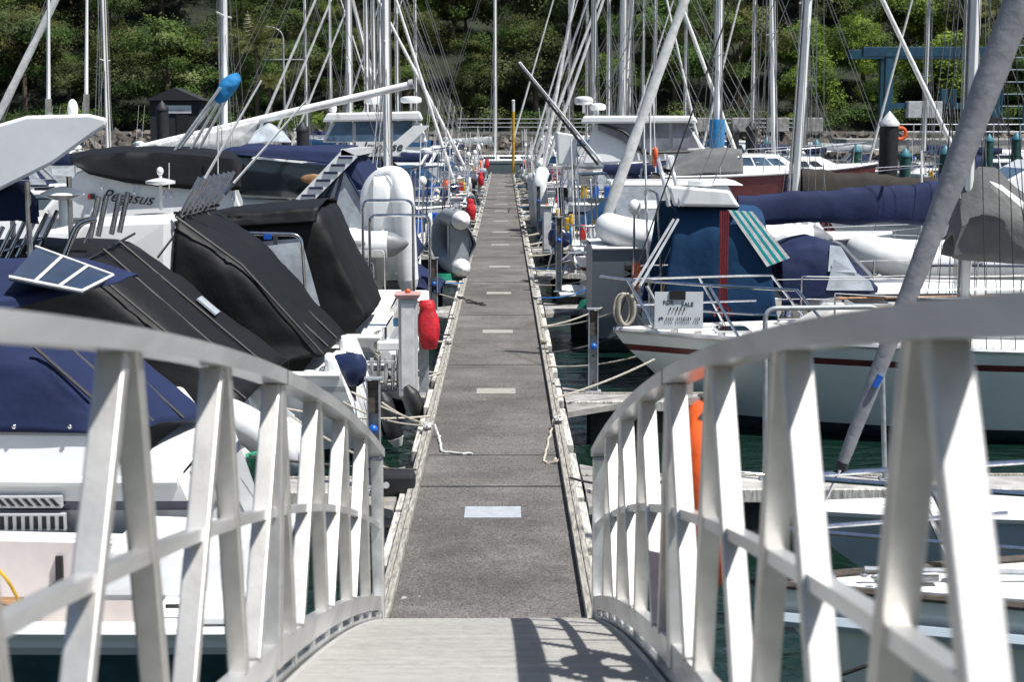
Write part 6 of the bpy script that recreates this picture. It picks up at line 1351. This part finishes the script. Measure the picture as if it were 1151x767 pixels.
# land
def hz(x, y):
    if y < 139: return 3.0
    b = 3.0+max(0, y-144)*.55+max(0, y-165)*.25; return min(b, 46)+noise.noise(Vector((x*.05,y*.05,0)))*2.2*min(1,max(0,(y-146)/12))
mb = MB(); rows = []
ys = [133, 133.5, 139, 141, 144]+[146+3*i for i in range(30)]+[260,320]
for y in ys: rows.append([(x, y, -1.2 if y == 133 else (-.5 if y == 133.5 else (2.85 if y == 139 else hz(x, y)))) for x in [-220+5*i for i in range(89)]])
mb.rows(rows, 'hill_soil'); struct(mb.build('hillside'))
mb = MB(); mb.box((0,139.6,2.95), (300,.5,.35), 'concrete'); struct(mb.build('seawall_kerb'))
mb = MB(); rnd = random.Random(3)
for i in range(2600):
    x = rnd.uniform(-46, 52); f = rnd.random(); y = 133.2+6.0*f; z = -.4+3.2*f; s = rnd.uniform(.18,.62)
    b = len(mb.v); ps = []
    for q in ((-1,-1,-1),(1,-1,-1),(1,1,-1),(-1,1,-1),(-1,-1,1),(1,-1,1),(1,1,1),(-1,1,1)): ps.append(Vector((q[0]*s*rnd.uniform(.5,1), q[1]*s*rnd.uniform(.5,1), q[2]*s*rnd.uniform(.4,.8))))
    E = Euler((rnd.uniform(0,6),rnd.uniform(0,6),rnd.uniform(0,6))).to_matrix(); mb.hexa([Vector((x,y,z))+E@p for p in ps], 'rock')
tag(mb.build('rock_bank'), 'bank of broken grey-brown rocks along the shore', 'rocks', None, 'stuff')
# shore fence in lengths
def fence(x0, x1, label):
    t = thing('shore_fence', label, 'fence', ((x0+x1)/2, 139.7, 3.1), 0, 'fences on the shore')
    n = int((x1-x0)/2.2)
    for i in range(n+1): mb = MB(); mb.box((x0+(x1-x0)*i/n, 139.7, 3.65), (.10,.10,1.15), 'galv'); mb.build('post', t, world=True)
    for z in (3.5,3.85,4.2): mb = MB(); mb.tube([(x0,139.62,z),(x1,139.62,z)], .035, 'galv', 6); mb.build('rail', t, world=True)
fence(-4, 10, 'grey railing on the shore behind the yellow pole'); fence(14, 26, 'grey railing on the shore by the black piles')
mb = MB()
bl = None
for k, X in enumerate((17.5,20.5,23.5,26.4)):
    mb = MB(); mb.box((0,0,.6),(1.9,.5,1.2),'concrete_pale'); o = mb.build('concrete_block', None, bevel=.05); o.location = (X,138.4,3.1); tag(o, '%s pale concrete block from the left on the shore wall below the trees' % ordn[k], 'block', 'concrete blocks on the shore')
# dark hut with sign
t = thing('boat_shed', 'small dark shed with a white sign board at upper left', 'shed', (PX(197,128),128,2.6), 0)
w = 4.0; H1 = P(197,112,128).z
mb = MB(); mb.box((0,1.5,(H1-2.6)/2-.2),(w,3,H1-2.6+.4),'hut_dark'); mb.build('wall', t)
mb = MB(); mb.prism([(-w/2-.3,-.3,H1-2.65),(w/2+.3,-.3,H1-2.65),(0,-.3,H1-2.65+1.0)], (0,3.6,0), 'hut_dark'); mb.build('roof', t)
sgm = MB(); sgm.box((.1,-.06,H1-2.6-.75),(2.4,.06,.62),'sign_white'); so = sgm.build('sign_board', t)
mb = MB(); mb.prism([(-.95,-.10,H1-2.6-.98),(-.70,-.10,H1-2.6-.98),(-.82,-.10,H1-2.6-.62)], (0,-.01,0), 'sign_green'); mb.build('emblem', so)
ticks(17, 1.75, .16, 'ink_blue', (-.60,-.12,H1-2.6-.80), seed=9).build('lettering', so)
mb = MB(); mb.box((.6,-.03,1.0),(1.0,.05,2.0),'rubber'); mb.build('door', t)
# travel lift
t = thing('travel_lift', 'blue steel boat hoist gantry on the shore at upper right', 'gantry', (PX(1040,128),128,3.0), 0)
Xa, Xb = PX(967,128), PX(1118,128); zt = P(1000,53,128).z
mb = MB(); mb.box(((Xa+Xb)/2,128,zt-.35),(Xb-Xa,.7,.75),'lift_blue'); mb.build('top_beam', t, world=True, bevel=.03)
mb = MB(); mb.box(((Xa+Xb)/2,133,zt-.35),(Xb-Xa,.7,.75),'lift_blue'); mb.build('top_beam', t, world=True, bevel=.03)
for px, yy in ((997,128),(1008,133),(1118,128),(1126,133)):
    mb = MB(); mb.box((PX(px,128),yy,(zt-.7+3)/2),(.62,.6,zt-.7-3),'lift_blue'); mb.build('leg', t, world=True, bevel=.03)
    mb = MB(); mb.lathe((PX(px,128),yy-.4,3.6),[(.7,-.2),(.75,0),(.7,.2)],'rubber',18,'y'); mb.build('wheel', t, world=True)
mb = MB(); mb.box(((PX(997,128)+PX(1118,128))/2,128,5.2),(PX(1118,128)-PX(997,128),.5,.45),'lift_blue'); mb.build('lower_beam', t, world=True)
mb = MB(); mb.box((PX(1040,127),127.6,4.9),(2.7,1.0,1.3),'pale_canvas'); mb.build('engine_house', t, world=True, bevel=.05)
for px in (1062,1072): mb = MB(); mb.box((PX(px,127),127.6,5.9),(.5,.6,1.2),'lift_blue'); mb.build('winch_housing', t, world=True, bevel=.03)
for k in range(9):
    mb = MB(); X = lerp(Xa+.5, Xb-.5, k/8); mb.tube([(X,127.7,zt+.05),(X,127.7,zt+.35)], .05, 'lift_blue', 6); mb.build('rail_stub', t, world=True)
for k in range(7):
    z = 4.2+k*.95; mb = MB(); mb.tube([(PX(1122,128),127.8,z),(PX(1150,128),127.8,z)], .07, 'lift_blue', 6); mb.build('ladder_rung', t, world=True)
for px in (1124,1149): mb = MB(); mb.tube([(PX(px,128),127.8,3),(PX(px,128),127.8,10.3)], .10, 'lift_blue', 6); mb.build('ladder_stile', t, world=True)
mb = MB(); mb.box((PX(1060,124),124,2.2),(16,6,.9),'concrete_pale'); tag(mb.build('lift_wharf'), 'grey concrete wharf below the blue gantry', 'wharf')
tb = thing('lifebuoy', 'small orange-red lifebuoy on the wharf railing under the blue gantry', 'lifebuoy', tuple(P(1012,150,120.6)), 0)
mb = MB(); mb.tube([(.42*math.cos(a),0,.42*math.sin(a)) for a in [2*math.pi*k/20 for k in range(21)]], .13, 'orange_plastic', 8); mb.build('ring', tb)
t = thing('wharf_railing', 'grey railing along the wharf edge under the blue gantry', 'railing', (PX(1060,120.8),120.8,2.65)); 
for k in range(9): mb = MB(); mb.tube([(PX(1000,120)+2.0*k,120.8,2.6),(PX(1000,120)+2.0*k,120.8,3.8)], .05, 'galv', 6); mb.build('post', t, world=True)
for z in (3.2,3.75): mb = MB(); mb.tube([(PX(1000,120),120.8,z),(PX(1000,120)+16,120.8,z)], .045, 'galv', 6); mb.build('rail', t, world=True)
# street lamp
t = thing('street_lamp', 'grey street lamp with a curved arm in front of the trees at left', 'street lamp', (PX(320,142),142,3.0), 0)
zt = P(320,42,142).z; mb = MB(); mb.tube([(0,0,0),(0,0,zt-3)], [.13,.09], 'mast_grey', 8); mb.tube(arc((0,0,zt-3),(-.1,0,zt-2.3),(-.95,0,zt-2.1),8), .06, 'mast_grey', 6); mb.build('pole', t)
mb = MB(); mb.box((-1.15,0,zt-5.1+3.0),(.6,.2,.1),'mast_grey'); mb.build('lantern', t, bevel=.02)
mb = MB(); mb.tube([(-1.9,0,zt-4.9),(1.9,0,zt-4.9)], .06, 'mast_grey', 6); mb.build('cross_arm', t)
# ================================================================== TREES
rnd = random.Random(11)
def leaf_cloud(lobes, ncl, nleaf, size, mats, spread, squash=.75):
    mb = MB()
    tot = sum(l[1]**2 for l in lobes)
    for (c, r) in lobes:
        n = int(ncl*r*r/tot)+2; lm = mats[int(rnd.random()**1.4*len(mats))]
        for i in range(n):
            d = Vector((rnd.gauss(0,1),rnd.gauss(0,1),abs(rnd.gauss(.1,1))-.35)).normalized()
            q = Vector(c)+Vector((d.x*r,d.y*r,d.z*r*squash))*rnd.uniform(.62,1.12)
            m = lm if rnd.random() < .8 else mats[int(rnd.random()*len(mats))]; cs = spread*rnd.uniform(.6,1.3)
            for k in range(nleaf):
                o = Vector((rnd.gauss(0,.5),rnd.gauss(0,.5),rnd.gauss(0,.34)))*cs; p = q+o
                nn = (d*1.9+Vector((rnd.gauss(0,.5),rnd.gauss(0,.5),rnd.gauss(.15,.5)))).normalized()
                a = nn.orthogonal().normalized(); a = (a*math.cos(k)+nn.cross(a)*math.sin(k)); b = nn.cross(a); s = size*rnd.uniform(.55,1.1)
                v = mb.add([p-a*s, p-b*s*.55+nn*s*.1, p+a*s, p+b*s*.55+nn*s*.1]); mb.face((v,v+1,v+2,v+3), m)
    return mb
def trunk_mb(H, lobes, r=.22):
    mb = MB(); mb.tube([(0,0,-1),(.1,.05,H*.3),(-.1,.1,H*.6)], [r*1.3,r,r*.75], 'bark', 8)
    for (c, rr) in lobes[:6]: mb.tube(arc((-.1,.1,H*.45),(c[0]*.3,c[1]*.3,H*.65),c,5), [r*.6,r*.5,r*.4,r*.3,r*.22,r*.1], 'bark', 6)
    return mb
def tree(label, H, W, mats, size, ncl=150, nleaf=90, nl=8, spread=.75):
    t = thing('broadleaf_tree', label, 'tree', (0,0,0), 0, 'trees on the hillside')
    lobes = []
    for i in range(nl):
        a = i*2.4+rnd.random(); rr = W*.5*rnd.uniform(.15,.85); lobes.append(((math.cos(a)*rr, math.sin(a)*rr, H*rnd.uniform(.38,.86)), W*rnd.choice((.14,.19,.25,.31))))
    lobes.append(((0,0,H*.85), W*.28))
    leaf_cloud(lobes, ncl, nleaf, size, mats, spread).build('crown', t); trunk_mb(H, lobes).build('trunk', t)
    return t
protos = [tree('broad dark green tree', 8.5, 8, ['leaf_a','leaf_a','leaf_b'], .13), tree('grey-green rounded tree', 7.5, 7.5, ['leaf_b','leaf_b','leaf_a'], .13),
          tree('brownish olive tree', 7, 7, ['leaf_c','leaf_a'], .13), tree('fresh bright green tree', 6.5, 6.5, ['leaf_bright','leaf_a'], .14), tree('tall dark tree', 10, 8, ['leaf_a','leaf_c','leaf_b'], .13), tree('spreading grey-green tree', 7, 9.5, ['leaf_b','leaf_a','leaf_c'], .13)]
names = ['broad dark green tree','grey-green rounded tree','brownish olive tree','fresh bright green tree','tall dark tree','wide spreading grey-green tree']
used = set()
rowsT = [(146,0),(150.5,1),(155.5,2),(161,3),(167,4)]
cnt = 0
for y0, ri in rowsT:
    x = -50-ri*3
    while x < 56+ri*3:
        xx = x+rnd.uniform(-1,1); yy = y0+rnd.uniform(-1.5,1.5)
        r = rnd.random(); k = 0 if r < .26 else 1 if r < .46 else 2 if r < .60 else 3 if r < .72 else 4 if r < .86 else 5
        if xx > 22 and rnd.random() < .35: k = 3
        if ri > 2 and rnd.random() < .3: k = 2
        pos = 'in the lowest row above the shore' if ri == 0 else 'low on the hillside' if ri == 1 else 'half way up the hillside' if ri == 2 else 'high on the hillside'
        side = 'at the left' if xx < -16 else 'at the right' if xx > 14 else 'behind the end of the walkway'
        lab = '%s %s %s' % (names[k], pos, side); lab = lab.replace('behind the end of the walkway','beyond the walkway'); s = rnd.choice((.7,.85,1.0,1.15,1.4))
        z = hz(xx, yy)-.5
        if k not in used: used.add(k); o = protos[k]; o['label'] = lab; o.location = (xx,yy,z); o.rotation_euler = (0,0,rnd.uniform(0,6))
        else: o = place(protos[k], (xx,yy,z), (rnd.uniform(-.06,.06),rnd.uniform(-.06,.06),rnd.uniform(0,6.28)), lab)
        o.scale = (s*rnd.uniform(.9,1.1), s, s*rnd.uniform(.85,1.12)); o['group'] = '%ss on the hillside' % names[k]
        x += rnd.uniform(5.0,7.6); cnt += 1
# low scrub along the shore wall
mb = leaf_cloud([((-48+i*1.9+rnd.uniform(-.6,.6), 143+rnd.uniform(-1,1), 3.9+rnd.uniform(-.3,.5)), rnd.uniform(.9,1.7)) for i in range(54)], 1500, 26, .13, ['leaf_a','leaf_b','leaf_a','leaf_bright'], .6)
tag(mb.build('shore_scrub'), 'low dark green scrub along the foot of the hillside', 'scrub', None, 'stuff')
# palms / cabbage trees
def palm(px, pt, Y, n, L, label, H=None):
    c = P(px, pt, Y); z0 = hz(c.x, Y); t = thing('palm_tree', label, 'palm tree', (c.x,Y,z0), 0)
    H = c.z-z0; mb = MB(); mb.tube([(0,0,-.5),(.1,0,H*.5),(0,0,H)], [.22,.17,.15], 'bark', 8); mb.build('trunk', t)
    mb = MB()
    for i in range(n):
        a = i*2.399; el = rnd.uniform(-.1,1.2); d = Vector((math.cos(a)*math.cos(el), math.sin(a)*math.cos(el), math.sin(el))); tip = Vector((0,0,H))+d*L*rnd.uniform(.8,1.1)-Vector((0,0,L*.35*math.cos(el)))
        mid = Vector((0,0,H))+d*L*.55; cv = arc((0,0,H), mid, tip, 9); sd = d.cross(Vector((0,0,1))).normalized()
        for j in range(len(cv)-1):
            w = L*.26*math.sin(math.pi*min(1,(j+1)/9*.9+.08))
            for s in (1,-1):
                for q in range(2):
                    b0 = cv[j].lerp(cv[j+1],q*.5); v = mb.add([b0, b0.lerp(cv[j+1],.35), b0+sd*s*w+(cv[j+1]-cv[j])*.7-Vector((0,0,w*.45))]); mb.face((v,v+1,v+2), 'palm_leaf')
    mb.build('crown', t)
palm(287, 48, 141.8, 30, 3.4, 'feathery palm beside the street lamp at left')
palm(266, 52, 144.2, 24, 3.0, 'second feathery palm left of the one beside the street lamp')
palm(1120, 10, 143.5, 26, 3.2, 'bright feathery palm behind the thick grey sail at upper right')
for k,(px,pt,lab) in enumerate(((302,92,'spiky olive cabbage tree below the street lamp arm'),)):
    palm(px, pt, 141.4, 46, 1.7, lab)
# ================================================================== CAMERA, LIGHT, WORLD
cd = bpy.data.cameras.new('Camera'); cam = bpy.data.objects.new('Camera', cd); C.objects.link(cam); scene.camera = cam
cd.sensor_width = 36; cd.lens = F/1151*36; cd.clip_end = 2000; cd.clip_start = .05
m3 = Matrix((_rt, _up, -_fw)).transposed(); cam.matrix_world = Matrix.Translation(EYE) @ m3.to_4x4()
cd.dof.use_dof = True; cd.dof.focus_distance = 24; cd.dof.aperture_fstop = 4.6; cd.dof.aperture_blades = 7
SUN = Vector((.43, -.24, 1)).normalized(); el = math.asin(SUN.z); az = math.atan2(SUN.x, SUN.y)
ld = bpy.data.lights.new('Sun', 'SUN'); ld.energy = 5.0; ld.angle = R(.5); ld.color = (1, .98, .945)
lo = bpy.data.objects.new('Sun', ld); C.objects.link(lo); lo.rotation_euler = SUN.to_track_quat('Z','Y').to_euler()
w = bpy.data.worlds.new('World'); scene.world = w; w.use_nodes = True
sk = w.node_tree.nodes.new('ShaderNodeTexSky'); sk.sky_type = 'NISHITA'; sk.sun_disc = False; sk.sun_elevation = el; sk.sun_rotation = az; sk.air_density = 1; sk.dust_density = 1.2
bg = w.node_tree.nodes['Background']; bg.inputs['Strength'].default_value = .072; w.node_tree.links.new(sk.outputs[0], bg.inputs['Color'])
vs = scene.view_settings; vs.view_transform = 'Standard'; vs.look = 'None'; vs.gamma = 1; vs.exposure = .55; vs.use_curve_mapping = False
scene.render.engine = 'CYCLES'; scene.cycles.use_denoising = True
